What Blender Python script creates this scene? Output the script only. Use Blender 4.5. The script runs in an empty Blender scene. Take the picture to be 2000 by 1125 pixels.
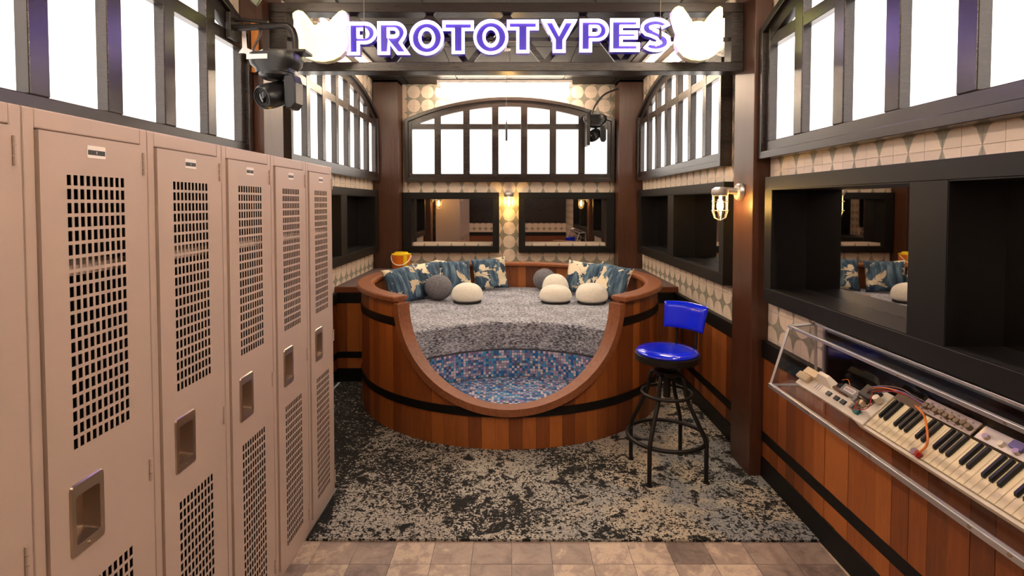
import bpy, bmesh, math, random
from mathutils import Vector, Matrix
random.seed(7)
PI = math.pi
S = bpy.context.scene
C = S.collection

# ------------------------------------------------------------------ camera, world, exposure
FPX = 1062.0; PITCH = math.radians(1.9); EYE = 1.63
cam_d = bpy.data.cameras.new('camera'); cam = bpy.data.objects.new('camera', cam_d); C.objects.link(cam)
cam.location = (0, 0, EYE); cam.rotation_euler = (PI/2 - PITCH, 0, 0)
cam_d.sensor_width = 36; cam_d.lens = FPX/2000*36; cam_d.shift_y = -0.0651
cam_d.clip_start = 0.05
S.camera = cam
S.view_settings.view_transform = 'Standard'; S.view_settings.look = 'None'
S.view_settings.exposure = 1.5; S.view_settings.gamma = 1.0; S.view_settings.use_curve_mapping = False
w = bpy.data.worlds.new('world'); S.world = w; w.use_nodes = True
w.node_tree.nodes['Background'].inputs[0].default_value = (1, .9, .8, 1)
w.node_tree.nodes['Background'].inputs[1].default_value = 0.05
PANE_POWER = .95      # the light boxes behind the arched windows
TUBE_POWER = 34.0     # the linear ceiling lights above the windows

# ------------------------------------------------------------------ helpers
def lin(r, g, b):
    f = lambda c: (c/255/12.92) if c/255 <= .04045 else ((c/255+.055)/1.055)**2.4
    return (f(r), f(g), f(b), 1)

class NT:
    def __init__(s, name):
        s.m = bpy.data.materials.new(name); s.m.use_nodes = True
        s.t = s.m.node_tree; s.n = s.t.nodes; s.b = s.n['Principled BSDF']; s.o = s.n['Material Output']
    def new(s, typ, **kw):
        n = s.n.new(typ)
        for k, v in kw.items():
            if k in n.inputs: n.inputs[k].default_value = v
            else: setattr(n, k, v)
        return n
    def link(s, a, b): s.t.links.new(a, b)
    def coords(s, scale=(1, 1, 1), kind='Object', rnd=False):
        c = s.new('ShaderNodeTexCoord'); m = s.new('ShaderNodeMapping'); m.inputs['Scale'].default_value = scale
        s.link(c.outputs[kind], m.inputs['Vector'])
        if rnd:
            i = s.new('ShaderNodeObjectInfo'); v = s.new('ShaderNodeVectorMath', operation='SCALE'); v.inputs[0].default_value = (37, 23, 51)
            s.link(i.outputs['Random'], v.inputs['Scale']); s.link(v.outputs[0], m.inputs['Location'])
        return m.outputs[0]
    def noise(s, vec, scale, detail=4, rough=.6, dist=0):
        n = s.new('ShaderNodeTexNoise', Scale=scale, Detail=detail, Roughness=rough, Distortion=dist); s.link(vec, n.inputs['Vector']); return n.outputs['Fac']
    def ramp(s, fac, stops, interp='LINEAR'):
        r = s.new('ShaderNodeValToRGB'); e = r.color_ramp.elements; r.color_ramp.interpolation = interp
        while len(e) < len(stops): e.new(.5)
        for x, (p, c) in zip(e, stops): x.position = p; x.color = c
        s.link(fac, r.inputs[0]); return r.outputs[0]
    def mix(s, fac, a, b, mode='MIX'):
        n = s.new('ShaderNodeMix', data_type='RGBA', blend_type=mode)
        for sock, v in ((n.inputs[0], fac), (n.inputs[6], a), (n.inputs[7], b)):
            if hasattr(v, 'node'): s.link(v, sock)
            else: sock.default_value = v
        return n.outputs[2]
    def math(s, op, a, b=0.0):
        n = s.new('ShaderNodeMath', operation=op)
        for i, v in enumerate((a, b)):
            if hasattr(v, 'node'): s.link(v, n.inputs[i])
            else: n.inputs[i].default_value = v
        return n.outputs[0]
    def bump(s, h, strength=.3, dist=.01):
        n = s.new('ShaderNodeBump', Strength=strength, Distance=dist); s.link(h, n.inputs['Height']); s.link(n.outputs[0], s.b.inputs['Normal'])
    def color(s, c): s.link(c, s.b.inputs['Base Color'])
    def set(s, **kw):
        for k, v in kw.items(): s.b.inputs[k].default_value = v
        return s

M = {}
def plain(name, c, rough=.5, metal=0, bump=0, bscale=200, **kw):
    t = NT(name); t.set(**{'Base Color': c, 'Roughness': rough, 'Metallic': metal}); t.set(**kw)
    v = t.coords(); n = t.noise(v, bscale, 2)
    t.color(t.mix(t.math('MULTIPLY', n, .22), c, (c[0]*.7, c[1]*.7, c[2]*.7, 1)))
    if bump: t.bump(n, bump, .002)
    M[name] = t.m; return t.m
def emit(name, c, strength):
    t = NT(name); t.set(**{'Base Color': c, 'Emission Color': c, 'Emission Strength': strength, 'Roughness': .5}); M[name] = t.m; return t.m
def wood(name, stops, grain=(26, 26, 1.6), rough=.45, vary=.6, bump=.15):
    """stops: dark, mid, light; every plank takes its own tone from the object's random number"""
    t = NT(name); v = t.coords(grain, rnd=True)
    g = t.noise(v, 3, 6, .65, .6); fine = t.noise(v, 14, 3, .6)
    i = t.new('ShaderNodeObjectInfo')
    tone = t.math('ADD', t.math('MULTIPLY', i.outputs['Random'], vary), t.math('MULTIPLY', g, 1.0-vary*.55))
    c = t.ramp(tone, [(.12, stops[0]), (.55, stops[1]), (.95, stops[2])])
    c = t.mix(t.math('MULTIPLY', fine, .45), c, (stops[0][0]*.6, stops[0][1]*.6, stops[0][2]*.6, 1))
    t.color(c); t.set(Roughness=rough); t.bump(fine, bump, .003); M[name] = t.m; return t.m

plain('locker_paint', lin(180, 158, 146), .42, 0, .12, 420)
plain('inside_shade', lin(48, 36, 30), .7)  # shade inside the lockers painted as a dark brown
plain('key_cream', lin(244, 228, 186), .3)
plain('nickel', lin(186, 168, 152), .3, .95)
plain('galvanised', lin(205, 200, 198), .38, .85)
plain('aluminium', lin(205, 203, 206), .38, .9)
plain('black_metal', lin(38, 33, 31), .45, .5)
plain('black_plastic', lin(22, 22, 24), .35)
plain('gloss_black', lin(8, 8, 10), .08)
plain('black_paint', lin(13, 11, 11), .5, 0, .1, 60)
plain('white_plastic', lin(232, 222, 200), .4)
plain('cream_plastic', lin(226, 203, 160), .45)
plain('white_paper', lin(232, 222, 226), .8)
plain('blue_vinyl', lin(12, 38, 235), .14, 0, 0, 200)
M['black_paint'].node_tree.nodes['Principled BSDF'].inputs['Specular IOR Level'].default_value = .28
M['blue_vinyl'].node_tree.nodes['Principled BSDF'].inputs['Coat Weight'].default_value = .6
plain('purple_face', lin(30, 17, 74), .4)
plain('board_green', lin(58, 82, 76), .5)
plain('pcb_white', lin(205, 190, 180), .5)
plain('orange', lin(232, 120, 20), .4)
plain('orange_wood', lin(205, 130, 60), .6)
plain('yellow', lin(244, 206, 20), .4)
plain('red', lin(180, 30, 20), .4)
plain('brown_wire', lin(110, 70, 40), .5)
plain('violet_wire', lin(120, 110, 170), .5)
plain('teal', lin(20, 110, 100), .5)
plain('tan_part', lin(120, 100, 74), .5)
plain('grey_part', lin(120, 116, 110), .45)
plain('green_panel', lin(52, 60, 44), .35)
plain('grout', lin(188, 168, 150), .9)
plain('deck_top', lin(95, 80, 78), .6)
plain('ceiling_grid', lin(34, 28, 26), .6)
plain('card_white', lin(236, 226, 220), .5)
plain('dark_felt', lin(48, 46, 50), .95)
wood('frame_brown', [lin(33, 25, 23), lin(43, 34, 31), lin(52, 42, 38)], (3, 3, 40), .27, .15, .1)
wood('pillar_wood', [lin(44, 23, 14), lin(80, 46, 30), lin(104, 64, 44)], (30, 30, 1.2), .36, .15)
wood('stave', [lin(80, 40, 17), lin(146, 77, 32), lin(188, 110, 50)], (26, 26, 1.6), .5, .75)
wood('rim_wood', [lin(100, 56, 32), lin(146, 87, 54), lin(176, 114, 77)], (14, 14, 14), .45, .1)
wood('deck_wood', [lin(76, 36, 16), lin(112, 56, 26), lin(140, 74, 36)], (20, 20, 2), .5, .5)

emit('pane_glow', (1, .945, .88, 1), PANE_POWER)
emit('tube_glow', (1, .82, .62, 1), TUBE_POWER)
emit('neon_white', (.46, .30, 1, 1), 3.8)
emit('neon_violet', (.16, .05, 1, 1), .9)
emit('cat_glow', (1, .92, .40, 1), .60)
emit('cat_rim', (.97, 1, .34, 1), .95)
emit('filament', (1, .60, .16, 1), 90)
for k_, v_ in (('Emission Color', (.13, .045, 1, 1)), ('Emission Strength', .05)): M['purple_face'].node_tree.nodes['Principled BSDF'].inputs[k_].default_value = v_

t = NT('mirror'); t.set(**{'Base Color': (.52, .48, .45, 1), 'Metallic': 1, 'Roughness': .015}); M['mirror'] = t.m
def clear(name, tint, gloss=.08):
    t = NT(name); tr = t.new('ShaderNodeBsdfTransparent'); tr.inputs[0].default_value = tint
    gl = t.new('ShaderNodeBsdfGlossy', Roughness=.03); fr = t.new('ShaderNodeLayerWeight', Blend=.5); mx = t.new('ShaderNodeMixShader')
    t.link(t.math('ADD', t.math('MULTIPLY', t.math('POWER', fr.outputs['Facing'], 4.0), .35), gloss*.3), mx.inputs[0]); t.link(tr.outputs[0], mx.inputs[1]); t.link(gl.outputs[0], mx.inputs[2])
    t.link(mx.outputs[0], t.o.inputs['Surface']); M[name] = t.m
clear('acrylic', (.95, .94, .95, 1)); clear('lamp_glass', (1, .93, .8, 1))

def tile_mat(name, base):
    t = NT(name); i = t.new('ShaderNodeObjectInfo'); n = t.noise(t.coords((1, 1, 1)), 40, 3)
    k = t.math('ADD', t.math('MULTIPLY', i.outputs['Random'], .6), t.math('MULTIPLY', n, .4))
    t.color(t.ramp(k, [(.1, tuple(c*.82 for c in base[:3])+(1,)), (.9, base)])); t.set(Roughness=.42); M[name] = t.m
tile_mat('tile_cream', lin(232, 213, 194)); tile_mat('tile_sage', lin(152, 146, 128))

def wall_pattern(name, swz):   # the same tile pattern as flat print where the wall is out of sight
    t = NT(name); c = t.new('ShaderNodeTexCoord'); sp = t.new('ShaderNodeSeparateXYZ'); t.link(c.outputs['Object'], sp.inputs[0])
    u = t.math('DIVIDE', sp.outputs[swz[0]], .164); v = t.math('DIVIDE', t.math('SUBTRACT', sp.outputs['Z'], 1.82), .164)
    du = t.math('SUBTRACT', t.math('FRACT', t.math('ADD', u, .5)), .5); dv = t.math('SUBTRACT', t.math('FRACT', t.math('ADD', v, .5)), .5)
    r = t.math('SQRT', t.math('ADD', t.math('MULTIPLY', du, du), t.math('MULTIPLY', dv, dv)))
    t.color(t.ramp(r, [(.0, lin(226, 206, 188)), (.49, lin(226, 206, 188)), (.495, lin(152, 146, 128))], 'CONSTANT')); t.set(Roughness=.5); M[name] = t.m
wall_pattern('pattern_side', 'Y'); wall_pattern('pattern_end', 'X')

t = NT('floor_stone'); v = t.coords((1, 1, 1), rnd=True); n = t.noise(v, 9, 9, .72, .5); n2 = t.noise(v, 60, 4)
i = t.new('ShaderNodeObjectInfo')
k = t.math('ADD', t.math('MULTIPLY', n, .75), t.math('MULTIPLY', i.outputs['Random'], .28))
c = t.ramp(k, [(.34, lin(104, 88, 82)), (.48, lin(150, 130, 120)), (.58, lin(168, 146, 132)), (.66, lin(208, 186, 164)), (.8, lin(176, 152, 134))])
t.color(t.mix(t.math('MULTIPLY', n2, .3), c, lin(110, 92, 84))); t.set(Roughness=.5); t.bump(n, .2, .004); M['floor_stone'] = t.m

t = NT('ceiling_tile'); n = t.noise(t.coords((1, 1, 1)), 60, 5, .7)
t.color(t.ramp(n, [(.3, lin(20, 16, 15)), (.7, lin(38, 31, 28))])); t.set(Roughness=.7); t.bump(n, .3, .004); M['ceiling_tile'] = t.m

# rug: black blotches and speckle over cream, with blue-grey and sand patches towards the right
t = NT('rug'); v = t.coords((1, 1, 1)); sp = t.new('ShaderNodeSeparateXYZ'); t.link(v, sp.inputs[0])
fine = t.noise(v, 85, 3, .6); mid = t.noise(v, 46, 4, .65, .3); big = t.noise(v, 1.7, 3, .55); blot = t.noise(v, 8.5, 5, .65, .5)
right = t.new('ShaderNodeMapRange'); right.inputs[1].default_value = -.1; right.inputs[2].default_value = .9; t.link(sp.outputs['X'], right.inputs[0]); right = right.outputs[0]
base = t.ramp(fine, [(.3, lin(112, 108, 104)), (.5, lin(164, 156, 147)), (.7, lin(198, 189, 177))])
hue = t.noise(v, 2.3, 4, .6, .6)
patch = t.ramp(hue, [(.36, lin(206, 184, 152)), (.47, lin(176, 162, 142)), (.54, lin(104, 116, 130)), (.66, lin(74, 92, 110))])
base = t.mix(t.math('MULTIPLY', right, .75), base, t.mix(.35, patch, base))
sm = t.math('ADD', t.math('MULTIPLY', mid, .55), t.math('MULTIPLY', fine, .45))
thr = t.math('ADD', t.math('MULTIPLY', big, .34), .338)
thr = t.math('SUBTRACT', thr, t.math('MULTIPLY', right, .045))
dark1 = t.math('GREATER_THAN', thr, sm)
dark2 = t.math('GREATER_THAN', t.math('ADD', t.math('MULTIPLY', fine, .3), blot), .735)
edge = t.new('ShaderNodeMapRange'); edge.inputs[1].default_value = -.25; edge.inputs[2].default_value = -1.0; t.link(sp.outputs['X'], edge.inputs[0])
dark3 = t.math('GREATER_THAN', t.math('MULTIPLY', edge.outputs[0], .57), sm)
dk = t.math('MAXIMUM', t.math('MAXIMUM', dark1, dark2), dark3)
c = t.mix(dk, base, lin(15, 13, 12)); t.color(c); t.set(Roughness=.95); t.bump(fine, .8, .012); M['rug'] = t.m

t = NT('heather'); v = t.coords((1, 1.0, 1)); vs = t.coords((1, 1, 2.6))
n = t.noise(vs, 44, 4, .7); n2 = t.noise(v, 6, 4, .6)
k = t.math('ADD', t.math('MULTIPLY', n, .8), t.math('MULTIPLY', n2, .2))
t.color(t.ramp(k, [(.40, lin(46, 46, 54)), (.48, lin(124, 125, 140)), (.58, lin(200, 203, 217))])); t.set(Roughness=.95, **{'Sheen Weight': .3}); t.bump(n, .6, .01); M['heather'] = t.m
t = NT('fleece_white'); n = t.noise(t.coords(), 70, 4, .7); t.color(t.ramp(n, [(.3, lin(242, 232, 212)), (.6, lin(252, 247, 236))])); t.set(Roughness=.95, **{'Sheen Weight': .4}); t.bump(n, .7, .012); M['fleece_white'] = t.m
t = NT('fleece_grey'); n = t.noise(t.coords(), 95, 3, .7); t.color(t.ramp(n, [(.3, lin(84, 82, 88)), (.65, lin(142, 138, 144))])); t.set(Roughness=.95); t.bump(n, .9, .012); M['fleece_grey'] = t.m
t = NT('pillow_print'); v = t.coords((1, 1, 1), rnd=True); vs = t.coords((1, 1, .16), rnd=True)
st = t.noise(vs, 26, 4, .6); bl = t.ramp(st, [(.35, lin(30, 46, 66)), (.5, lin(52, 78, 102)), (.68, lin(110, 134, 150))])
n = t.noise(v, 5.6, 5, .6, .6); n2 = t.noise(v, 3.2, 2)
msk = t.math('GREATER_THAN', t.math('ADD', t.math('MULTIPLY', n, .7), t.math('MULTIPLY', n2, .3)), .505)
sand = t.ramp(n2, [(.42, lin(196, 178, 150)), (.52, lin(232, 218, 192))])
t.color(t.mix(msk, bl, sand)); t.set(Roughness=.85); M['pillow_print'] = t.m

t = NT('mosaic'); a = t.new('ShaderNodeAttribute', attribute_name='tint')
t.color(t.ramp(a.outputs['Fac'], [(0, lin(40, 108, 180)), (.17, lin(84, 158, 212)), (.32, lin(132, 122, 172)), (.48, lin(178, 164, 198)), (.62, lin(222, 212, 222)), (.82, lin(96, 94, 108)), (.92, lin(160, 196, 222))], 'CONSTANT')); t.set(Roughness=.22); M['mosaic'] = t.m
plain('mosaic_grout', lin(96, 92, 104), .8)
t = NT('circuit'); v = t.coords(); n = t.noise(v, 60, 3); t.color(t.ramp(n, [(.4, lin(50, 74, 70)), (.55, lin(84, 102, 92)), (.7, lin(150, 140, 110))])); M['circuit'] = t.m

# ---- mesh builder
def wloc(o):
    v = Vector((0, 0, 0))
    while o: v += o.location; o = o.parent
    return v
class MB:
    def __init__(s): s.v = []; s.f = []; s.mi = []; s.cur = 0
    def add(s, vs, fs):
        b = len(s.v); s.v += [tuple(x) for x in vs]; s.f += [tuple(b+i for i in f) for f in fs]; s.mi += [s.cur]*len(fs); return s
    def hexa(s, p): return s.add(p, [(0, 3, 2, 1), (4, 5, 6, 7), (0, 1, 5, 4), (1, 2, 6, 5), (2, 3, 7, 6), (3, 0, 4, 7)])
    def box(s, x0, x1, y0, y1, z0, z1):
        return s.hexa([(x0, y0, z0), (x1, y0, z0), (x1, y1, z0), (x0, y1, z0), (x0, y0, z1), (x1, y0, z1), (x1, y1, z1), (x0, y1, z1)])
    def tube(s, pts, r, n=8, closed=False, caps=True):
        pts = [Vector(p) for p in pts]; m = len(pts); rs = r if isinstance(r, (list, tuple)) else [r]*m
        vs = []; up = None
        for i, p in enumerate(pts):
            a = pts[i-1] if (i > 0 or closed) else p; b = pts[(i+1) % m] if (i < m-1 or closed) else p
            d = (b-a).normalized()
            if up is None: up = Vector((0, 0, 1)) if abs(d.z) < .9 else Vector((1, 0, 0))
            x = d.cross(up).normalized(); y = x.cross(d).normalized(); up = y
            for k in range(n):
                q = 2*PI*k/n; vs.append(p + x*(rs[i]*math.cos(q)) + y*(rs[i]*math.sin(q)))
        fs = []
        for i in range(m if closed else m-1):
            j = (i+1) % m
            for k in range(n): fs.append((i*n+k, i*n+(k+1) % n, j*n+(k+1) % n, j*n+k))
        if caps and not closed: fs.append(tuple(range(n))[::-1]); fs.append(tuple((m-1)*n+k for k in range(n)))
        return s.add(vs, fs)
    def lathe(s, prof, n=24, c=(0, 0, 0), T=None):
        """prof: (radius, height) from bottom to top, closed at the axis where radius is 0"""
        vs = []; fs = []
        for r, z in prof:
            for k in range(n):
                q = 2*PI*k/n; p = Vector((r*math.cos(q), r*math.sin(q), z))
                if T is not None: p = T @ p
                vs.append(p + Vector(c))
        for i in range(len(prof)-1):
            for k in range(n): fs.append((i*n+k, i*n+(k+1) % n, (i+1)*n+(k+1) % n, (i+1)*n+k))
        fs.append(tuple(range(n))[::-1]); fs.append(tuple((len(prof)-1)*n+k for k in range(n)))
        return s.add(vs, fs)
    def prism(s, poly, fn, d0, d1):
        """poly: (u,v) outline, fn(u,v,d) gives the point"""
        n = len(poly); vs = [fn(u, v, d0) for u, v in poly] + [fn(u, v, d1) for u, v in poly]
        fs = [tuple(range(n))[::-1], tuple(range(n, 2*n))] + [(i, (i+1) % n, n+(i+1) % n, n+i) for i in range(n)]
        return s.add(vs, fs)
    def strip(s, inner, outer, fn, d0, d1, closed=False):
        """band between two outlines of equal length"""
        n = len(inner); vs = []
        for a, b in zip(inner, outer): vs += [fn(*a, d0), fn(*b, d0), fn(*b, d1), fn(*a, d1)]
        fs = []
        for i in range(n if closed else n-1):
            j = (i+1) % n
            for k in range(4): fs.append((i*4+k, i*4+(k+1) % 4, j*4+(k+1) % 4, j*4+k))
        if not closed: fs += [(0, 1, 2, 3), tuple((n-1)*4+k for k in (3, 2, 1, 0))]
        return s.add(vs, fs)
    def build(s, name, mats, parent=None, smooth=False, bevel=0, local=False, seg=2, recalc=True, angle=40):
        off = Vector((0, 0, 0)) if local else wloc(parent)
        me = bpy.data.meshes.new(name)
        me.from_pydata([(a-off.x, b-off.y, c-off.z) for a, b, c in s.v], [], s.f)
        if not isinstance(mats, (list, tuple)): mats = [mats]
        for m in mats: me.materials.append(M[m])
        me.polygons.foreach_set('material_index', s.mi)
        if recalc:
            bm = bmesh.new(); bm.from_mesh(me); bmesh.ops.recalc_face_normals(bm, faces=bm.faces); bm.to_mesh(me); bm.free()
        if smooth:
            me.polygons.foreach_set('use_smooth', [True]*len(me.polygons)); me.set_sharp_from_angle(angle=math.radians(angle))
        o = bpy.data.objects.new(name, me); C.objects.link(o); o.parent = parent
        if bevel:
            b = o.modifiers.new('bevel', 'BEVEL'); b.width = bevel; b.segments = seg; b.limit_method = 'ANGLE'; b.angle_limit = math.radians(40)
        return o

def tag(o, label=None, cat=None, group=None, kind=None):
    if label: o['label'] = label
    if cat: o['category'] = cat
    if group: o['group'] = group
    if kind: o['kind'] = kind
    return o
def thing(name, loc, label=None, cat=None, group=None, kind=None, rz=0):
    o = bpy.data.objects.new(name, None); C.objects.link(o); o.location = loc; o.rotation_euler = (0, 0, rz); o.empty_display_size = .1
    return tag(o, label, cat, group, kind)
def arc(cx, cy, r, a0, a1, n): return [(cx+r*math.cos(a0+(a1-a0)*i/n), cy+r*math.sin(a0+(a1-a0)*i/n)) for i in range(n+1)]
def inst(name, me, parent, loc):
    o = bpy.data.objects.new(name, me); C.objects.link(o); o.parent = parent; o.location = Vector(loc) - wloc(parent); return o

XR, XL, YB, YF, ZC = 1.52, -1.62, 6.60, -1.9, 3.06     # wall faces, rear wall, ceiling
RIGHT = lambda u, v, d: (XR-d, u, v)
LEFT = lambda u, v, d: (XL+d, u, v)
BACK = lambda u, v, d: (u, YB-d, v)
NICHE = .115                                            # how deep the mirrors sit in the wall

# ------------------------------------------------------------------ floor and ceiling
fl = thing('floor', (0, 0, 0), 'stone-look floor tiles in front of the rug', None, kind='structure')
MB().box(XL-.3, XR+.3, YF-.2, YB+.2, -.1, -.004).build('subfloor', 'grout', fl)
P = .1838; y_joint = 2.404; x_joint = -.736
mb = MB(); g = .0012; mb.box(g, P-g, g, P-g, -.004, 0); tile_me = mb.build('floor_tile', 'floor_stone', fl, bevel=0).data
bpy.data.objects.remove(fl.children[-1])
rest = MB()
for j in range(-24, 2):
    for i in range(-7, 14):
        x = x_joint + i*P; y = y_joint + j*P
        if x < -1.9 or x > 1.47: continue
        if j >= -9: inst('floor_tile', tile_me, fl, (x, y, 0))
        else: rest.box(x+g, x+P-g, y+g, y+P-g, -.004, 0)
o = rest.build('floor_tiles_behind', 'floor_stone', fl); o['kind'] = 'stuff'

ce = thing('ceiling', (0, 0, ZC), 'dark suspended ceiling with thin grid bars', None, kind='structure')
MB().box(XL-.3, XR+.3, YF-.2, YB+.2, ZC+.012, ZC+.1).build('ceiling_board', 'ceiling_grid', ce)
cw = .61
mb = MB().box(.008, cw-.008, .008, cw-.008, 0, .014); cme = mb.build('ceiling_panel', 'ceiling_tile', None).data
bpy.data.objects.remove(bpy.data.objects['ceiling_panel'])
for i in range(-3, 3):
    for j in range(-3, 11):
        x, y = -.02+i*cw, .14+j*cw
        if x < XL-.3 or x+cw > XR+.35 or y+cw > YB+.25: continue
        inst('ceiling_panel', cme, ce, (x, y, ZC))

# ------------------------------------------------------------------ walls (with openings for the mirrors)
FZ0, FZ1, OZ0, OZ1 = 1.067, 1.778, 1.15, 1.707          # mirror frame and opening heights
def side_wall(name, fn, openings, label, pat, y0, y1):
    w_ = thing(name, fn(0, 0, 0), label, None, kind='structure')
    mb = MB(); cuts = sorted(openings)
    def blk(a, b, z0, z1): mb.prism([(a, z0), (b, z0), (b, z1), (a, z1)], fn, 0, -.24)
    blk(y0, y1, 0, OZ0); blk(y0, y1, OZ1, ZC+.02)
    u = y0
    for a, b in cuts: blk(u, a, OZ0, OZ1); u = b
    blk(u, y1, OZ0, OZ1)
    mb.build('wall_core', pat, w_); return w_
R_OP = [(3.78, 4.855), (5.03, 6.09), (1.97, 3.02), (.72, 1.80)]
L_OP = [(3.83, 4.905), (5.08, 6.14)]
B_OP = [(-1.213, -.228), (.155, 1.14)]
wr = side_wall('wall_right', RIGHT, R_OP, 'right wall of cream and sage circle tiles', 'pattern_side', YF, YB)
wl = side_wall('wall_left', LEFT, L_OP, 'left wall of cream and sage circle tiles', 'pattern_side', YF, YB)
wb = side_wall('wall_back', BACK, B_OP, 'back wall of cream and sage circle tiles behind the tub', 'pattern_end', XL-.24, XR+.24)
wf = thing('wall_front', (0, YF, 0), 'tiled wall behind the viewer', None, kind='structure')
MB().box(XL-.24, XR+.24, YF-.2, YF, 0, ZC+.02).build('wall_core', 'frame_brown', wf)
MB().box(XL, XR, YF, YF+.01, .82, 1.07).build('tile_band', 'pattern_end', wf)
MB().box(XL, XR, YF, YF+.02, 0, .82).build('panelling', 'deck_wood', wf)
MB().box(XL, XR, YF+.02, YF+.035, .72, .82).build('rail', 'black_paint', wf)

# wall tiles: quarter circles; 300 largest as single tiles, the rest joined
TA = .082
def tile_mesh(fn0, qi, qj):
    a = TA-.0016; mb = MB(); cx = 0 if qi else a; cy = 0 if qj else a; sx = 1 if qi else -1; sy = 1 if qj else -1
    o0 = fn0(0, 0, 0)
    fn = lambda u, v, d: tuple(p-q for p, q in zip(fn0(u, v, d), o0))
    r = a*.985; A = [(cx+sx*r*math.cos(k*PI/12), cy+sy*r*math.sin(k*PI/12)) for k in range(7)]
    far = (cx+sx*a, cy+sy*a); e1 = (cx+sx*a, cy); e2 = (cx, cy+sy*a)
    D = .006
    mb.add([fn(cx, cy, D)]+[fn(u, v, D) for u, v in A], [(0, k+1, k+2) for k in range(6)])
    mb.cur = 1
    ring = [fn(u, v, D) for u, v in A] + [fn(*e1, D), fn(*far, D), fn(*e2, D)]
    mb.add(ring, [(0, 7, 8, 3), (0, 3, 2, 1), (3, 8, 9, 6), (3, 6, 5, 4)])
    mb.cur = 0
    sq = [(0, 0), (a, 0), (a, a), (0, a)]
    mb.add([fn(u, v, 0) for u, v in sq]+[fn(u, v, D) for u, v in sq], [(i, (i+1) % 4, 4+(i+1) % 4, 4+i) for i in range(4)])
    return mb
def tile_wall(wall, fn, u0, u1, z0, z1, uph, blocked, dist):
    """blocked(u,v) says whether a frame, post or panel hides that point"""
    mes = {}
    for a in (0, 1):
        for b in (0, 1):
            m_ = tile_mesh(fn, a, b); o = m_.build('tile', ['tile_cream', 'tile_sage'], None, recalc=False); me = o.data; bpy.data.objects.remove(o)
            bm = bmesh.new(); bm.from_mesh(me)
            nrm = Vector(fn(0, 0, 1)) - Vector(fn(0, 0, 0))
            for f_ in bm.faces:
                f_.normal_update()
                if abs(f_.normal.dot(nrm)) > .5 and f_.normal.dot(nrm) < 0: f_.normal_flip()
            bm.to_mesh(me); bm.free(); mes[a, b] = (me, m_)
    spots = []
    for i in range(math.floor((u0-uph)/TA)-1, math.ceil((u1-uph)/TA)+1):
        for j in range(math.floor((z0-1.82)/TA)-1, math.ceil((z1-1.82)/TA)+1):
            u = uph+i*TA; v = 1.82+j*TA
            if u < u0-.001 or u+TA > u1+.001 or v+TA < z0+.004 or v+TA > z1+.03: continue
            pts = [(u+TA*p, v+TA*q) for p in (.06, .5, .94) for q in (.06, .5, .94)]
            if all(blocked(*p) for p in pts): continue
            spots.append((dist(u, v), u, v, i % 2 == 0, j % 2 == 0))
    spots.sort()
    for _, u, v, a, b in spots[:300]: inst('tile', mes[int(a), int(b)][0], wall, fn(u, v, 0))
    if len(spots) > 300:
        mb = MB()
        for _, u, v, a, b in spots[300:]:
            src = mes[int(a), int(b)][1]; o = Vector(fn(u, v, 0)); base = len(mb.v)
            mb.v += [tuple(Vector(p)+o) for p in src.v]; mb.f += [tuple(base+k for k in f_) for f_ in src.f]; mb.mi += src.mi
        mb.build('tiles_far', ['tile_cream', 'tile_sage'], wall, recalc=False)['kind'] = 'stuff'

# arched window shape (all five share it)
WHALF, WZ0, WZS, WAP = 1.255, 1.885, 2.632, 2.897
WR = (WHALF**2+(WAP-WZS)**2)/(2*(WAP-WZS)); WCZ = WAP-WR
arch_z = lambda u, r: WCZ+math.sqrt(max(r*r-u*u, 0))
WINC = {'b': -.028, 'ra': 5.01, 'la': 5.05, 'rn': 1.93, 'ln': 1.98}
def in_window(u, v, c): return abs(u-c) < WHALF-.01 and WZ0+.01 < v < arch_z(u-c, WR)-.01
MFR = {'ra': (3.70, 6.20), 'la': (3.75, 6.25), 'rn': (.61, 3.10)}
PR = (3.19, 3.47); PL = (3.26, 3.54); PBY = 6.33; DECKY = 4.95; DECKZ = .87
def in_frame(u, v, a): return a[0]+.01 < u < a[1]-.01 and FZ0+.01 < v < FZ1-.01
tile_wall(wr, RIGHT, .9, PBY, .82, ZC, 3.07-TA, lambda u, v: v < .815 or in_window(u, v, WINC['ra']) or in_window(u, v, WINC['rn']) or in_frame(u, v, MFR['ra']) or in_frame(u, v, MFR['rn'])
          or PR[0] < u < PR[1] or (u > DECKY and v < DECKZ) or (u < 3.2 and v > 2.3), lambda u, v: u + (3 if v > 2 else 0))
tile_wall(wl, LEFT, PL[1], PBY, .82, ZC, 3.56, lambda u, v: v < .815 or in_window(u, v, WINC['la']) or in_frame(u, v, MFR['la']) or (u > DECKY and v < DECKZ), lambda u, v: u)
BFR = [(-1.312, -.155), (.08, 1.232)]
tile_wall(wb, BACK, -1.32, 1.25, .87, ZC, -1.263-TA, lambda u, v: v < .9 or in_window(u, v, WINC['b']) or any(a+.01 < u < b-.01 and 1.047 < v < 1.75 for a, b in BFR), lambda u, v: abs(v-1.63))

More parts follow.
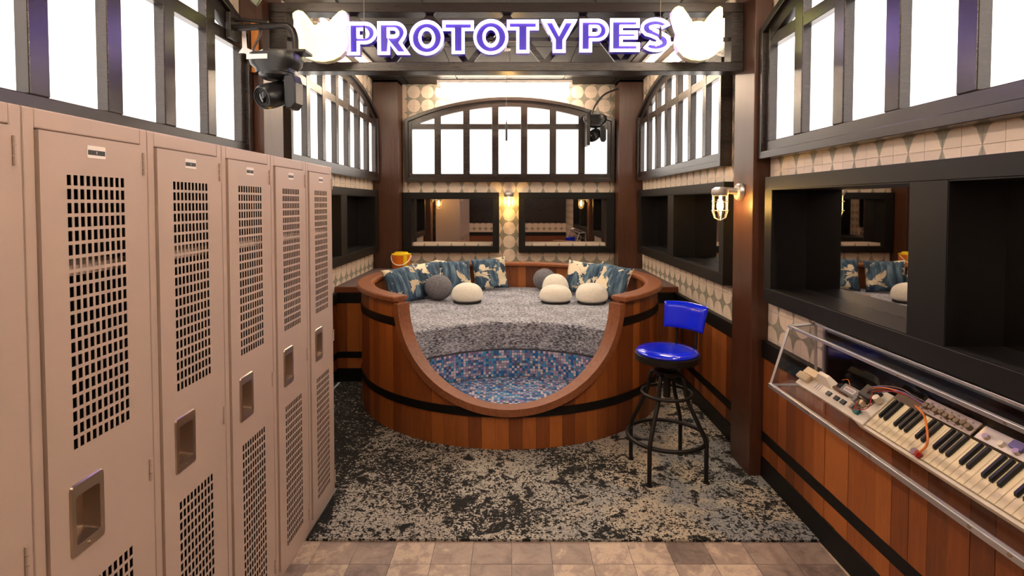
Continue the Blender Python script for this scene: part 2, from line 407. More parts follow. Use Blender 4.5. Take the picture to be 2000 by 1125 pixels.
# ------------------------------------------------------------------ arched windows: frame, mullions, transom, glowing panes
def window(n, fn, c, label):
    wn = thing('window_%d' % n, fn(c, WZ0, 0), label, None, kind='structure')
    F = lambda u, v, d: fn(c+u, v, d)
    pit, pw = .345, .265; edge = 3*pit+pw/2; pz0, pz1, tz1 = 1.984, 2.515, 2.58; ri = WR-.112
    D0, D1 = .022, .066
    N = 20
    # raised outer moulding
    out = [(-WHALF, WZ0), (-WHALF, WZS)] + [(-WHALF+2*WHALF*k/N, arch_z(-WHALF+2*WHALF*k/N, WR)) for k in range(1, N)] + [(WHALF, WZS), (WHALF, WZ0)]
    m_ = .042; h2 = WHALF-m_; r2 = WR-m_
    inn = [(-h2, WZ0+m_), (-h2, arch_z(h2, r2))] + [(-h2+2*h2*k/N, arch_z(-h2+2*h2*k/N, r2)) for k in range(1, N)] + [(h2, arch_z(h2, r2)), (h2, WZ0+m_)]
    MB().strip(inn, out, F, .006, .088, closed=True).build('outer_moulding', 'frame_brown', wn, bevel=.003)
    # flat inner frame: rails, stiles and arch band
    zs = arch_z(h2, r2)
    MB().prism([(-h2, WZ0+m_), (h2, WZ0+m_), (h2, pz0), (-h2, pz0)], F, .008, D1).build('bottom_rail', 'frame_brown', wn, bevel=.004)
    for s in (-1, 1):
        a, b = sorted((s*edge, s*h2)); MB().prism([(a, pz0), (b, pz0), (b, arch_z(b, r2)), (a, arch_z(a, r2))], F, .008, D1-.0005).build('stile', 'frame_brown', wn, bevel=.003)
    us = [-edge+2*edge*k/N for k in range(N+1)]
    MB().strip([(u, min(max(arch_z(u, ri), pz1), arch_z(u, r2)-.01)) for u in us], [(u, arch_z(u, r2)) for u in us], F, .008, D1-.001).build('arch_band', 'frame_brown', wn)
    for k in range(6):
        u = -edge+pw+k*pit; b = u+pit-pw
        MB().prism([(u, pz0), (b, pz0), (b, arch_z(b, ri)+.01), (u, arch_z(u, ri)+.01)], F, .010, D1-.0015).build('mullion', 'frame_brown', wn, bevel=.004)
    for k in range(7):
        u = -edge+k*pit; b = u+pw
        MB().prism([(u-.002, pz1), (b+.002, pz1), (b+.002, tz1), (u-.002, tz1)], F, .012, D1-.003).build('transom', 'frame_brown', wn, bevel=.003)
        MB().prism([(u-.01, pz0-.01), (b+.01, pz0-.01), (b+.01, pz1+.01), (u-.01, pz1+.01)], F, .012, .020).build('pane', 'pane_glow', wn)
        top = [(b+.01-(pw+.02)*q/6, arch_z(b+.01-(pw+.02)*q/6, ri)+.012) for q in range(7)]
        top = [(x, max(z, tz1)) for x, z in top]
        MB().prism([(u-.01, tz1-.01), (b+.01, tz1-.01)]+top, F, .012, .020).build('pane', 'pane_glow', wn)
    return wn
window(1, BACK, WINC['b'], 'arched dark-framed backlit window on the back wall above the tub')
window(2, RIGHT, WINC['ra'], 'arched backlit window on the right wall beyond the front pillar')
window(3, LEFT, WINC['la'], 'arched backlit window on the left wall beyond the lockers')
window(4, RIGHT, WINC['rn'], 'large near arched backlit window above the keyboard case')
window(5, LEFT, WINC['ln'], 'large near arched backlit window above the lockers')

# ------------------------------------------------------------------ framed mirrors set into the walls
def framed(name, fn, a, ops, label, z=(FZ0, FZ1, OZ0, OZ1), grp=None, d=.08):
    z0, z1, o0, o1 = z
    r = thing(name, fn((a[0]+a[1])/2, z0, 0), label, 'mirror', grp)
    MB().prism([(a[0], z0), (a[1], z0), (a[1], o0), (a[0], o0)], fn, .007, d).build('bottom_rail', 'black_paint', r, bevel=.003)
    MB().prism([(a[0], o1), (a[1], o1), (a[1], z1), (a[0], z1)], fn, .007, d).build('top_rail', 'black_paint', r, bevel=.003)
    xs = [a[0]] + [q for o in sorted(ops) for q in o] + [a[1]]
    for k in range(0, len(xs), 2):
        MB().prism([(xs[k], o0), (xs[k+1], o0), (xs[k+1], o1), (xs[k], o1)], fn, .007, d-.0005).build('stile', 'black_paint', r)
    for p, q in sorted(ops):
        e = .004
        mb = MB()
        for poly in ([(p, o0), (q, o0), (q, o0+e), (p, o0+e)], [(p, o1-e), (q, o1-e), (q, o1), (p, o1)], [(p, o0+e), (p+e, o0+e), (p+e, o1-e), (p, o1-e)], [(q-e, o0+e), (q, o0+e), (q, o1-e), (q-e, o1-e)]):
            mb.prism(poly, fn, -NICHE, d-.002)
        mb.build('niche_lining', 'black_paint', r)
        MB().prism([(p, o0), (q, o0), (q, o1), (p, o1)], fn, -NICHE-.008, -NICHE).build('mirror_glass', 'mirror', r)
    return r
framed('framed_mirror', RIGHT, MFR['rn'], R_OP[2:], 'wide black double mirror above the keyboard case')
framed('framed_mirror', RIGHT, MFR['ra'], R_OP[:2], 'black double mirror on the right wall behind the blue stool')
framed('framed_mirror', LEFT, MFR['la'], L_OP, 'black double mirror on the left wall just beyond the lockers')
for a, o_, lb in ((BFR[0], B_OP[0], 'black framed mirror on back wall, left of the small lamp'), (BFR[1], B_OP[1], 'black framed mirror on back wall, right of the small lamp')):
    framed('framed_mirror', BACK, a, [o_], lb, (1.037, 1.76, OZ0-.04, OZ1-.02))

# ------------------------------------------------------------------ pillars
def pillar(x0, x1, y0, y1, label):
    p = thing('pillar', ((x0+x1)/2, (y0+y1)/2, 0), label, 'pillar', 'dark wooden pillars')
    MB().box(x0, x1, y0, y1, 0.0, ZC-.002).build('post', 'pillar_wood', p, bevel=.004)
    MB().box(x0-.0, x1, y0, y1, ZC-.03, ZC-.001).build('top_trim', 'frame_brown', p)
pillar(1.412, XR-.007, PR[0], PR[1], 'dark wooden pillar with a caged lamp behind the blue stool')
pillar(XL+.007, -1.48, PL[0], PL[1], 'dark wooden pillar rising behind the end of the lockers')
pillar(1.24, XR-.007, PBY, YB-.007, 'dark wooden corner pillar at back right of the tub')
pillar(XL+.007, -1.32, PBY, YB-.007, 'dark wooden corner pillar behind the orange bucket')

# ------------------------------------------------------------------ wainscot planks, bands and baseboards
def wainscot(n, fn, a, b, label, d=.03):
    r = thing('trim_%d' % n, fn((a+b)/2, 0, 0), label, None, kind='structure')
    k = max(1, round((b-a)/.09)); pw = (b-a)/k
    for i in range(k):
        u = a+i*pw; dd = d+random.uniform(-.0015, .0015)
        MB().prism([(u+.0008, .126), (u+pw-.0008, .126), (u+pw-.0008, .725), (u+.0008, .725)], fn, .001, dd).build('plank', 'stave', r)
    MB().prism([(a, .722), (b, .722), (b, .821), (a, .821)], fn, .0, d+.014).build('top_rail', 'black_paint', r, bevel=.003)
    MB().prism([(a, .222), (b, .222), (b, .278), (a, .278)], fn, d, d+.005).build('iron_band', 'black_paint', r)
    return r
wainscot(1, RIGHT, .55, PR[0], 'wooden plank panelling under the keyboard case')
wainscot(2, RIGHT, PR[1], DECKY, 'wooden plank panelling behind the blue stool')
wainscot(3, LEFT, PL[1], DECKY, 'wooden plank panelling between lockers and tub')
for nm, fn, segs, lb in (('baseboard_right', RIGHT, ((YF+.04, PR[0]), (PR[1], DECKY)), 'black baseboard along the right wall'), ('baseboard_left', LEFT, ((PL[1], DECKY),), 'black baseboard along the left wall')):
    r = thing(nm, fn(3, 0, 0), lb, None, kind='structure')
    for a, b in segs: MB().prism([(a, 0), (b, 0), (b, .126), (a, .126)], fn, 0, .04).build('board', 'black_paint', r, bevel=.003)

# ------------------------------------------------------------------ sign beam with zigzag struts
BY0, BY1 = 3.345, 3.455; BX0, BX1 = -1.478, 1.41
bm_ = thing('sign_beam', (0, BY0, 2.436), 'dark open truss beam carrying the purple neon sign', 'beam')
MB().box(BX0, BX1, BY0, BY1, 2.436, 2.492).build('bottom_rail', 'frame_brown', bm_, bevel=.003)
MB().box(BX0, BX1, BY0, BY1, 2.792, 2.850).build('top_rail', 'frame_brown', bm_, bevel=.003)
for x0, x1 in ((BX0, -1.37), (1.335, BX1)): MB().box(x0, x1, BY0+.001, BY1-.001, 2.492, 2.792).build('end_post', 'frame_brown', bm_, bevel=.003)
sx = lambda px: (px-1000)*3.40/1062
tops = [547, 694, 841, 990, 1137, 1284]
for i, a in enumerate(tops):
    for b in (a-73.5, a+73.5):
        xa, xb = sx(a), sx(b)
        if min(xa, xb) < -1.36 or max(xa, xb) > 1.33: continue
        dy = .004 if b > a else 0
        MB().hexa([(xb-.022, 3.40+dy, 2.493), (xb+.022, 3.40+dy, 2.493), (xb+.022, 3.418+dy, 2.493), (xb-.022, 3.418+dy, 2.493),
                   (xa-.022, 3.40+dy, 2.791), (xa+.022, 3.40+dy, 2.791), (xa+.022, 3.418+dy, 2.791), (xa-.022, 3.418+dy, 2.791)]).build('strut', 'frame_brown', bm_)
MB().box(-1.37, 1.335, 3.386, 3.398, 2.628, 2.652).build('sign_bar', 'frame_brown', bm_)

# ---- lettering: white neon outline round a recessed violet face
def letter_shape(ch):
    """outer outline and holes in a unit-high cell; returns (width, outer, holes)"""
    s = .36; E = lambda cx, cy, rx, ry, a0, a1, n: [(cx+rx*math.cos(a0+(a1-a0)*k/n), cy+ry*math.sin(a0+(a1-a0)*k/n)) for k in range(n+1)]
    if ch == 'T': return .87, [(.255, 0), (.615, 0), (.615, .69), (.87, .69), (.87, 1), (0, 1), (0, .69), (.255, .69)], []
    if ch == 'E': return .85, [(0, 0), (.85, 0), (.85, .28), (s, .28), (s, .375), (.79, .375), (.79, .635), (s, .635), (s, .72), (.84, .72), (.84, 1), (0, 1)], []
    if ch == 'Y': return 1.04, [(.335, 0), (.705, 0), (.705, .37), (1.04, 1), (.67, 1), (.52, .70), (.37, 1), (0, 1), (.335, .37)], []
    if ch == 'O': return 1.0, E(.5, .5, .5, .53, 0, 2*PI, 40)[:-1], [E(.5, .5, .155, .21, 0, 2*PI, 28)[:-1]]
    bowl = E(.50, .665, .345, .335, -PI/2, PI/2, 16); hole = [(.355, .60)] + E(.47, .665, .065, .065, -PI/2, PI/2, 8) + [(.355, .73)]
    if ch == 'P': return .845, [(0, 0), (s, 0), (s, .33)] + bowl + [(0, 1)], [hole]
    if ch == 'R': return .95, [(0, 0), (s, 0), (s, .30), (.56, 0), (.95, 0), (.71, .36), (.80, .50)] + bowl[7:] + [(0, 1)], [hole]
    sp = E(.45, .700, .30, .165, .12, PI*1.18, 14) + [(.36, .565), (.45, .525), (.54, .48)] + E(.45, .300, .30, .165, PI*.20, -PI*.86, 14); L, R = [], []
    for k, p in enumerate(sp):
        a = sp[max(k-1, 0)]; b = sp[min(k+1, len(sp)-1)]; dx, dy = b[0]-a[0], b[1]-a[1]; n = math.hypot(dx, dy)
        L.append((p[0]-dy/n*.15, p[1]+dx/n*.15)); R.append((p[0]+dy/n*.15, p[1]-dx/n*.15))
    return .9, L + R[::-1], []
def fill(mb, outer, holes, fn, d):
    bm = bmesh.new(); es = []
    for loop in [outer]+holes:
        vs = [bm.verts.new((u, v, 0)) for u, v in loop]; es += [bm.edges.new((vs[i], vs[(i+1) % len(vs)])) for i in range(len(vs))]
    bmesh.ops.triangle_fill(bm, edges=es, use_beauty=True, use_dissolve=False)
    bm.verts.index_update(); vs = [fn(v.co.x, v.co.y, d) for v in bm.verts]; fs = [tuple(v.index for v in f.verts) for f in bm.faces]; bm.free()
    mb.add(vs, fs)
def dense(loop, step):
    out = []
    for i, a in enumerate(loop):
        b = loop[(i+1) % len(loop)]; n = max(1, int(math.hypot(b[0]-a[0], b[1]-a[1])/step))
        out += [(a[0]+(b[0]-a[0])*k/n, a[1]+(b[1]-a[1])*k/n) for k in range(n)]
    return out
SGN_Y = 3.30
def inset(loop, d, sgn):
    n = len(loop); area = sum(loop[i][0]*loop[(i+1) % n][1]-loop[(i+1) % n][0]*loop[i][1] for i in range(n)); k = (1 if area > 0 else -1)*sgn; out = []
    for i in range(n):
        a, b, c = loop[i-1], loop[i], loop[(i+1) % n]
        n1 = Vector((-(b[1]-a[1]), b[0]-a[0])).normalized(); n2 = Vector((-(c[1]-b[1]), c[0]-b[0])).normalized(); m = n1+n2
        m = m/max(m.length_squared, .6)*2 if m.length > .01 else n1
        out.append((b[0]+k*m.x*d, b[1]+k*m.y*d))
    return out
spans = [('P', 680, 738), ('R', 739, 803), ('O', 801, 868), ('T', 865, 926), ('O', 925, 993), ('T', 990, 1052), ('Y', 1056, 1127), ('P', 1131, 1188), ('E', 1190, 1248), ('S', 1249, 1308)]
sign = thing('neon_sign', (0, SGN_Y, 2.534), 'purple and white neon sign reading PROTOTYPES on the beam', 'sign')
zslope = lambda x: .012*x/.95
for ch, p0, p1 in spans:
    w_, outer, holes = letter_shape(ch)
    x0 = (p0-1000)*SGN_Y/1062/1.004; x1 = (p1-1000)*SGN_Y/1062/1.004; kx = (x1-x0)/w_; hz = .198
    z0 = 2.532+zslope(x0)
    T = lambda loop: [(x0+u*kx, z0+v*hz) for u, v in loop]
    o2, h2 = T(outer), [T(h) for h in holes]
    fn = lambda u, v, d: (u, SGN_Y+d, v)
    mb = MB(); fill(mb, o2, h2, fn, .012)
    for lp in [o2]+h2:
        n = len(lp); mb.add([fn(*q, 0.0) for q in lp]+[fn(*q, .05) for q in lp], [(i, (i+1) % n, n+(i+1) % n, n+i) for i in range(n)])
    fill(mb, o2, h2, fn, .05)
    body = mb.build('letter', 'purple_face', sign, recalc=False)
    mb = MB()
    for lp, sg in [(o2, 1)]+[(h, -1) for h in h2]:
        mb.strip(inset(lp, .0175, sg), inset(lp, .0005, sg), fn, -.006, .011, closed=True)
    mb.build('neon_outline', 'neon_white', body)
    MB().box((x0+x1)/2-.01, (x0+x1)/2+.01, SGN_Y+.05, 3.386, 2.632, 2.648).build('bracket', 'black_metal', body)

# cat-head light panels at both ends
cat = [(545, 70), (562, 63), (585, 70), (612, 105), (640, 150), (665, 144), (690, 145), (705, 150), (740, 105), (772, 72), (790, 64), (806, 72), (808, 110), (800, 165), (808, 210), (812, 245), (800, 290), (770, 325), (735, 345), (690, 355),
       (640, 350), (600, 335), (570, 305), (556, 270), (556, 230), (562, 195), (545, 150), (533, 105), (532, 82)]
def cat_panel(px0, px1, pt, pb, label):
    fn = lambda u, v, d: (u, 3.22+d, v)
    x0, x1 = [(p-1000)*3.22/1062 for p in (px0, px1)]; zz = lambda py: EYE+(397-py)*3.22/1062*.99; z1, z0 = zz(pt), zz(pb)
    lp = [(x0+(x-532)/280*(x1-x0), z1-(y-63)/292*(z1-z0)) for x, y in cat]
    r = thing('cat_head_light', ((x0+x1)/2, 3.22, z0), label, 'light', 'glowing cat-head lights on the sign beam')
    mb = MB(); fill(mb, lp, [], fn, .006); n = len(lp)
    mb.build('face', 'cat_glow', r, recalc=False)
    mb = MB(); mb.add([fn(*q, 0.0) for q in lp]+[fn(*q, .06) for q in lp], [(i, (i+1) % n, n+(i+1) % n, n+i) for i in range(n)]); fill(mb, lp, [], fn, .06); mb.build('box_side', 'white_plastic', r, recalc=False)
    MB().strip(inset(lp, .016, 1), lp, fn, -.012, .006, closed=True).build('rim_tube', 'cat_rim', r)
    MB().box((x0+x1)/2-.02, (x0+x1)/2+.02, 3.281, 3.386, z0+.12, z0+.16).build('bracket', 'black_metal', r)
cat_panel(578, 682, 22, 120, 'glowing pale yellow cat-head light left of the letter P')
cat_panel(1310, 1407, 14, 118, 'glowing pale yellow cat-head light right of the letter S')

# ------------------------------------------------------------------ linear ceiling lights above the windows
def linear(x0, x1, y0, y1, label):
    r = thing('linear_light', ((x0+x1)/2, (y0+y1)/2, ZC), label, 'light', 'linear ceiling lights above the windows')
    MB().box(x0-.02, x1+.02, y0-.02, y1+.02, ZC-.035, ZC-.001).build('housing', 'card_white', r, bevel=.004)
    if x1-x0 > y1-y0: a, b = (x0, (y0+y1)/2, ZC-.055), (x1, (y0+y1)/2, ZC-.055)
    else: a, b = ((x0+x1)/2, y0, ZC-.055), ((x0+x1)/2, y1, ZC-.055)
    MB().tube([a, b], .019, 10).build('tube', 'tube_glow', r, smooth=True)
    for p in (a, b): MB().box(p[0]-.022, p[0]+.022, p[1]-.022, p[1]+.022, ZC-.08, ZC-.034).build('socket', 'card_white', r)
linear(-.85, .68, 6.36, 6.41, 'linear ceiling light above the back window')
linear(1.33, 1.38, 4.1, 5.6, 'linear ceiling light above the right alcove window')
linear(-1.48, -1.43, 4.1, 5.6, 'linear ceiling light above the left alcove window')
linear(1.33, 1.38, .6, 2.6, 'linear ceiling light above the near right window')
linear(-1.48, -1.43, .6, 2.6, 'linear ceiling light above the near left window')
linear(-.7, .8, .35, .40, 'linear ceiling light over the open floor in front')

# ------------------------------------------------------------------ caged wall lamps
def sconce(base, d, label):
    """base: point on the wall; d: unit vector away from it"""
    r = thing('wall_lamp', base, label, 'lamp', 'caged wall lamps')
    b = Vector(base); d = Vector(d); side = d.cross(Vector((0, 0, 1)))
    R = Matrix((side, Vector((0, 0, 1)), d)).transposed()
    MB().lathe([(.0, 0.001), (.052, 0.001), (.052, .022), (.046, .03), (0, .031)], 24, b, R).build('mount', 'galvanised', r, smooth=True)
    h = b + d*.13
    MB().tube([b+d*.02, b+d*.07+Vector((0, 0, .008)), h+Vector((0, 0, .008))], [.022, .02, .022], 12).build('arm', 'galvanised', r, smooth=True)
    zt = h.z+.012
    MB().lathe([(0, zt+.018), (.030, zt+.018), (.050, zt+.004), (.053, zt-.022), (.046, zt-.036), (0, zt-.036)][::-1], 24, (h.x, h.y, 0)).build('cap', 'galvanised', r, smooth=True)
    g0 = zt-.036
    MB().lathe([(0, g0-.135), (.02, g0-.13), (.034, g0-.112), (.039, g0-.085), (.039, g0)], 20, (h.x, h.y, 0)).build('glass_jar', 'lamp_glass', r, smooth=True)
    MB().lathe([(0, g0-.095), (.012, g0-.09), (.019, g0-.07), (.018, g0-.05), (.010, g0-.02), (.010, g0)], 14, (h.x, h.y, 0)).build('bulb', 'filament', r, smooth=True)
    cg = MB()
    for k in range(6):
        q = 2*PI*k/6; cx, sy_ = math.cos(q), math.sin(q)
        cg.tube([(h.x+.047*cx, h.y+.047*sy_, g0+.004), (h.x+.047*cx, h.y+.047*sy_, g0-.10), (h.x+.036*cx, h.y+.036*sy_, g0-.135), (h.x+.002*cx, h.y+.002*sy_, g0-.152)], .0028, 6)
    for zz in (g0-.035, g0-.092): cg.tube([(h.x+.048*math.cos(2*PI*k/24), h.y+.048*math.sin(2*PI*k/24), zz) for k in range(24)], .0034, 6, closed=True)
    cg.build('cage', 'galvanised', r, smooth=True)
sconce((1.411, 3.35, 1.70), (-1, 0, 0), 'lit caged lamp on the pillar behind the blue stool')
sconce((-1.479, 3.42, 1.70), (1, 0, 0), 'lit caged lamp on the pillar behind the lockers')
sconce((-.04, YB-.007, 1.73), (0, -1, 0), 'lit caged lamp between the two back wall mirrors')

# ------------------------------------------------------------------ rug
rp = [(-.993, 2.572), (1.478, 2.562), (1.478, PR[0]-.01), (1.405, PR[0]-.01), (1.405, PR[1]+.01), (1.478, PR[1]+.01), (1.478, DECKY-.06), (-1.55, DECKY-.06), (-1.55, 3.06), (-.993, 3.06)]
rug = MB().prism(rp, lambda u, v, d: (u, v, d), .0005, .012).build('rug', 'rug')
tag(rug, 'black, cream and blue-grey mottled rug under tub and stool', 'rug')

# ------------------------------------------------------------------ the tub
TX, TY = -.02, 4.781; RO, RI, RIMZ = 1.262, 1.212, .98; UA = .66; UZ = .262
def u_top(phi):
    """height of the stave top under the U cut; phi from the front"""
    if abs(phi) >= UA: return None
    q = abs(phi)/UA; return UZ + (RIMZ-.05-UZ)*(1-(1-q**1.95)**(1/1.95))
pol = lambda r, phi, z: (TX+r*math.sin(phi), TY-r*math.cos(phi), z)
tub = thing('barrel_tub', (TX, TY, 0), 'huge round wooden barrel tub with scooped front and mosaic basin', 'tub')
NS = 88; dphi = 2*PI/NS
for k in range(NS):
    a = -PI+k*dphi; n = 4; mb = MB(); vs = []; dr = random.uniform(-.0015, .0015)
    for i in range(n+1):
        ph = a+.0006+(dphi-.0012)*i/n; zt = u_top(ph); zt = RIMZ-.04 if zt is None else min(zt+.0, RIMZ-.04)
        vs += [pol(RI, ph, .013), pol(RO+dr, ph, .013), pol(RO+dr, ph, zt), pol(RI, ph, zt)]
    fs = []
    for i in range(n):
        for q in range(4): fs.append((i*4+q, i*4+(q+1) % 4, i*4+4+(q+1) % 4, i*4+4+q))
    fs += [(0, 1, 2, 3), (n*4+3, n*4+2, n*4+1, n*4)]
    mb.add(vs, fs).build('stave', 'stave', tub)
def ring(mb, r0, r1, z0, z1, a0, a1, n=96, closed=False):
    A = [a0+(a1-a0)*i/n for i in range(n+1)]
    if closed: A = A[:-1]
    vs = []; fs = []; m = len(A)
    for ph in A: vs += [pol(r0, ph, z0), pol(r1, ph, z0), pol(r1, ph, z1), pol(r0, ph, z1)]
    for i in range(m if closed else m-1):
        j = (i+1) % m
        for q in range(4): fs.append((i*4+q, i*4+(q+1) % 4, j*4+(q+1) % 4, j*4+q))
    if not closed: fs += [(0, 1, 2, 3), tuple((m-1)*4+q for q in (3, 2, 1, 0))]
    return mb.add(vs, fs)
ring(MB(), 1.175, 1.298, RIMZ-.045, RIMZ, UA+.012, 2*PI-UA-.012, 110).build('rim', 'rim_wood', tub, smooth=True, bevel=.012, seg=3)
ring(MB(), 1.160, 1.176, RIMZ-.032, RIMZ-.012, UA+.02, 2*PI-UA-.02, 110).build('rim_bead', 'stave', tub, smooth=True)
ring(MB(), RO+.001, RO+.007, .768, .826, .682, 2*PI-.682, 110).build('hoop', 'black_paint', tub, smooth=True)
ring(MB(), RO+.001, RO+.007, .228, .283, 0, 2*PI, 120, True).build('hoop', 'black_paint', tub, smooth=True)
# trim board following the U cut
N = 64; path = []
for i in range(N+1):
    s = -1+2*i/N; ph = UA*math.copysign(abs(s)**.8, s); ph = UA*math.sin(s*PI/2)
    z = u_top(ph) if abs(ph) < UA*.99999 else RIMZ-.05
    path.append((ph, z))
mb = MB(); vs = []
for i, (ph, z) in enumerate(path):
    p0, p1 = path[max(i-1, 0)], path[min(i+1, N)]
    dx, dz = (p1[0]-p0[0])*RO, p1[1]-p0[1]; l = math.hypot(dx, dz); nx, nz = -dz/l, dx/l
    if i in (0, N): nx, nz = (1 if i == 0 else -1), 0
    th0, th1 = -.022, .026
    for r, th in ((1.185, th0), (1.292, th0), (1.292, th1), (1.185, th1)):
        vs.append(pol(r, ph+nx*th/RO, min(z+nz*th, RIMZ-.046)))
fs = []
for i in range(N):
    for q in range(4): fs.append((i*4+q, i*4+(q+1) % 4, i*4+4+(q+1) % 4, i*4+4+q))
fs += [(0, 1, 2, 3), (N*4+3, N*4+2, N*4+1, N*4)]
mb.add(vs, fs).build('scoop_trim', 'rim_wood', tub, smooth=True)
# basin floor and riser with mosaic
MB().lathe([(1.2115, .02), (1.2115, .272)], 64, (TX, TY, 0)).build('basin', 'mosaic_grout', tub)
def front_y(x): return 4.217 - .66*((x-.02)**2)     # curved front edge of the seat
MZ0, MZ1 = .489, .707
def seat_outline(r, back=0.0, n=28):
    """crescent seat: curved front edge, tub wall behind"""
    xs = .86; fr = [(-xs+2*xs*i/n, front_y(-xs+2*xs*i/n)+back) for i in range(n+1)]
    fr = [(x, y) for x, y in fr if math.hypot(x-TX, y-TY) < r]
    a0 = math.atan2(fr[-1][0]-TX, -(fr[-1][1]-TY)); a1 = math.atan2(fr[0][0]-TX, -(fr[0][1]-TY))+2*PI
    return fr + [(TX+r*math.sin(a0+(a1-a0)*i/60), TY-r*math.cos(a0+(a1-a0)*i/60)) for i in range(0, 61)]
fn3 = lambda u, v, d: (u, v, d)
MB().prism(seat_outline(1.206, .016), fn3, .273, MZ0-.002).build('seat_riser', 'mosaic_grout', tub)
mt = MB().prism(seat_outline(1.205), fn3, MZ0, MZ1).build('mattress', 'heather', None, smooth=True, bevel=.03, seg=4, angle=50)
tag(mt, 'grey heathered crescent mattress lying inside the barrel tub', 'mattress')
mb = MB(); tints = []; ms = .0205
for i in range(-60, 61):
    for j in range(-60, 60):
        x, y = TX+i*ms, TY+j*ms
        if math.hypot(x-TX, y-TY) > 1.19 or y+ms > front_y(x)+.012: continue
        mb.add([(x, y, .2745), (x+ms-.0025, y, .2745), (x+ms-.0025, y+ms-.0025, .2745), (x, y+ms-.0025, .2745)], [(0, 1, 2, 3)]); tints.append(random.random())
x = -.80
while x < .84:
    dx = ms/math.hypot(1, 1.32*(x-.02))
    if math.hypot(x-TX, front_y(x)-TY) < 1.2:
        for k in range(10):
            z = .276+k*ms; y0, y1 = front_y(x)+.014, front_y(x+dx*.88)+.014
            mb.add([(x, y0, z), (x+dx*.88, y1, z), (x+dx*.88, y1, z+ms-.0025), (x, y0, z+ms-.0025)], [(0, 1, 2, 3)]); tints.append(random.random()*(.8 if random.random() < .8 else 1))
    x += dx
mo = mb.build('mosaic_tiles', 'mosaic', tub, recalc=False); mo['kind'] = 'stuff'
at_ = mo.data.attributes.new('tint', 'FLOAT', 'FACE'); at_.data.foreach_set('value', tints)

# deck filling the corners around the tub
dk = thing('corner_deck', (TX, 5.8, 0), 'wooden deck boxing in the back of the tub', 'deck')
def deck_poly(x0, x1):
    r = RO+.008; n = 40; out = []
    for i in range(n+1):
        x = x0+(x1-x0)*i/n; dx = x-TX
        inside = r*r-dx*dx
        out.append((x, max(DECKY, TY+math.sqrt(inside)) if inside > 0 else DECKY))
    return out + [(x1, YB-.008), (x0, YB-.008)]
MB().prism(deck_poly(XL+.008, XR-.008), fn3, DECKZ-.02, DECKZ).build('deck_top', 'deck_top', dk)
for s, xa, xb in ((-1, XL+.008, -1.286), (1, 1.248, XR-.008)):
    MB().box(xa, xb, DECKY-.03, DECKY, .82, DECKZ-.001).build('fascia', 'deck_wood', dk)
    MB().box(xa, xb, DECKY-.034, DECKY, .722, .82).build('rail', 'black_paint', dk)
    k = 3; pw = (xb-xa)/k
    for i in range(k): MB().box(xa+i*pw+.0008, xa+(i+1)*pw-.0008, DECKY-.03, DECKY, .126, .722).build('plank', 'stave', dk)
    MB().box(xa, xb, DECKY-.035, DECKY-.03, .222, .278).build('iron_band', 'black_paint', dk)
    MB().box(xa, xb, DECKY-.045, DECKY, .0, .126).build('baseboard', 'black_paint', dk)

# ------------------------------------------------------------------ cushions
def pillow(x, y, yaw, tilt, label, w_=.40, h_=.35, roll=0, dz=0):
    n = 16; mb = MB()
    def surf(sgn):
        vs = []
        for i in range(n+1):
            for j in range(n+1):
                u, v = -1+2*i/n, -1+2*j/n
                e = max(0, (1-u**2)*(1-v**2)); t_ = .065*e**.42*sgn
                px = u*w_/2*(1-.07*(1-v*v)); pz = v*h_/2*(1-.07*(1-u*u))
                vs.append((px, t_+.004*math.sin(9*px+4*pz), pz))
        return vs
    q = [(i*(n+1)+j, (i+1)*(n+1)+j, (i+1)*(n+1)+j+1, i*(n+1)+j+1) for i in range(n) for j in range(n)]
    mb.add(surf(-1), q); mb.add(surf(1), [f[::-1] for f in q])
    o = mb.build('throw_pillow', 'pillow_print', None, smooth=True, local=True, recalc=False, angle=180)
    bm = bmesh.new(); bm.from_mesh(o.data); bmesh.ops.remove_doubles(bm, verts=bm.verts, dist=.0008); bmesh.ops.recalc_face_normals(bm, faces=bm.faces); bm.to_mesh(o.data); bm.free()
    o.rotation_mode = 'ZXY' if False else 'XYZ'
    R = Matrix.Rotation(yaw, 4, 'Z') @ Matrix.Rotation(-tilt, 4, 'X') @ Matrix.Rotation(roll, 4, 'Y')
    lo = min((R @ v.co).z for v in o.data.vertices)
    o.matrix_world = Matrix.Translation((x, y, MZ1-.0005+dz-lo)) @ R
    return tag(o, label, 'pillow', 'blue and cream patterned pillows in the tub')
rad = math.radians
pillow(-1.00, 4.98, rad(52), rad(22), 'blue patterned pillow farthest left, nearest the rim end', roll=rad(-4))
pillow(-.84, 5.33, rad(40), rad(24), 'blue patterned pillow behind the left grey ball', roll=rad(-6))
pillow(-.59, 5.60, rad(28), rad(24), 'blue patterned pillow behind the left white pebble cushion', w_=.37, roll=rad(3))
pillow(-.235, 5.78, rad(8), rad(22), 'blue patterned pillow just left of the bare middle', w_=.37, roll=rad(-5))
pillow(.722, 5.465, rad(-30), rad(24), 'blue patterned pillow behind the right white cushions', roll=rad(3))
pillow(.941, 5.103, rad(-52), rad(22), 'blue patterned pillow farthest right by the rim', roll=rad(5))
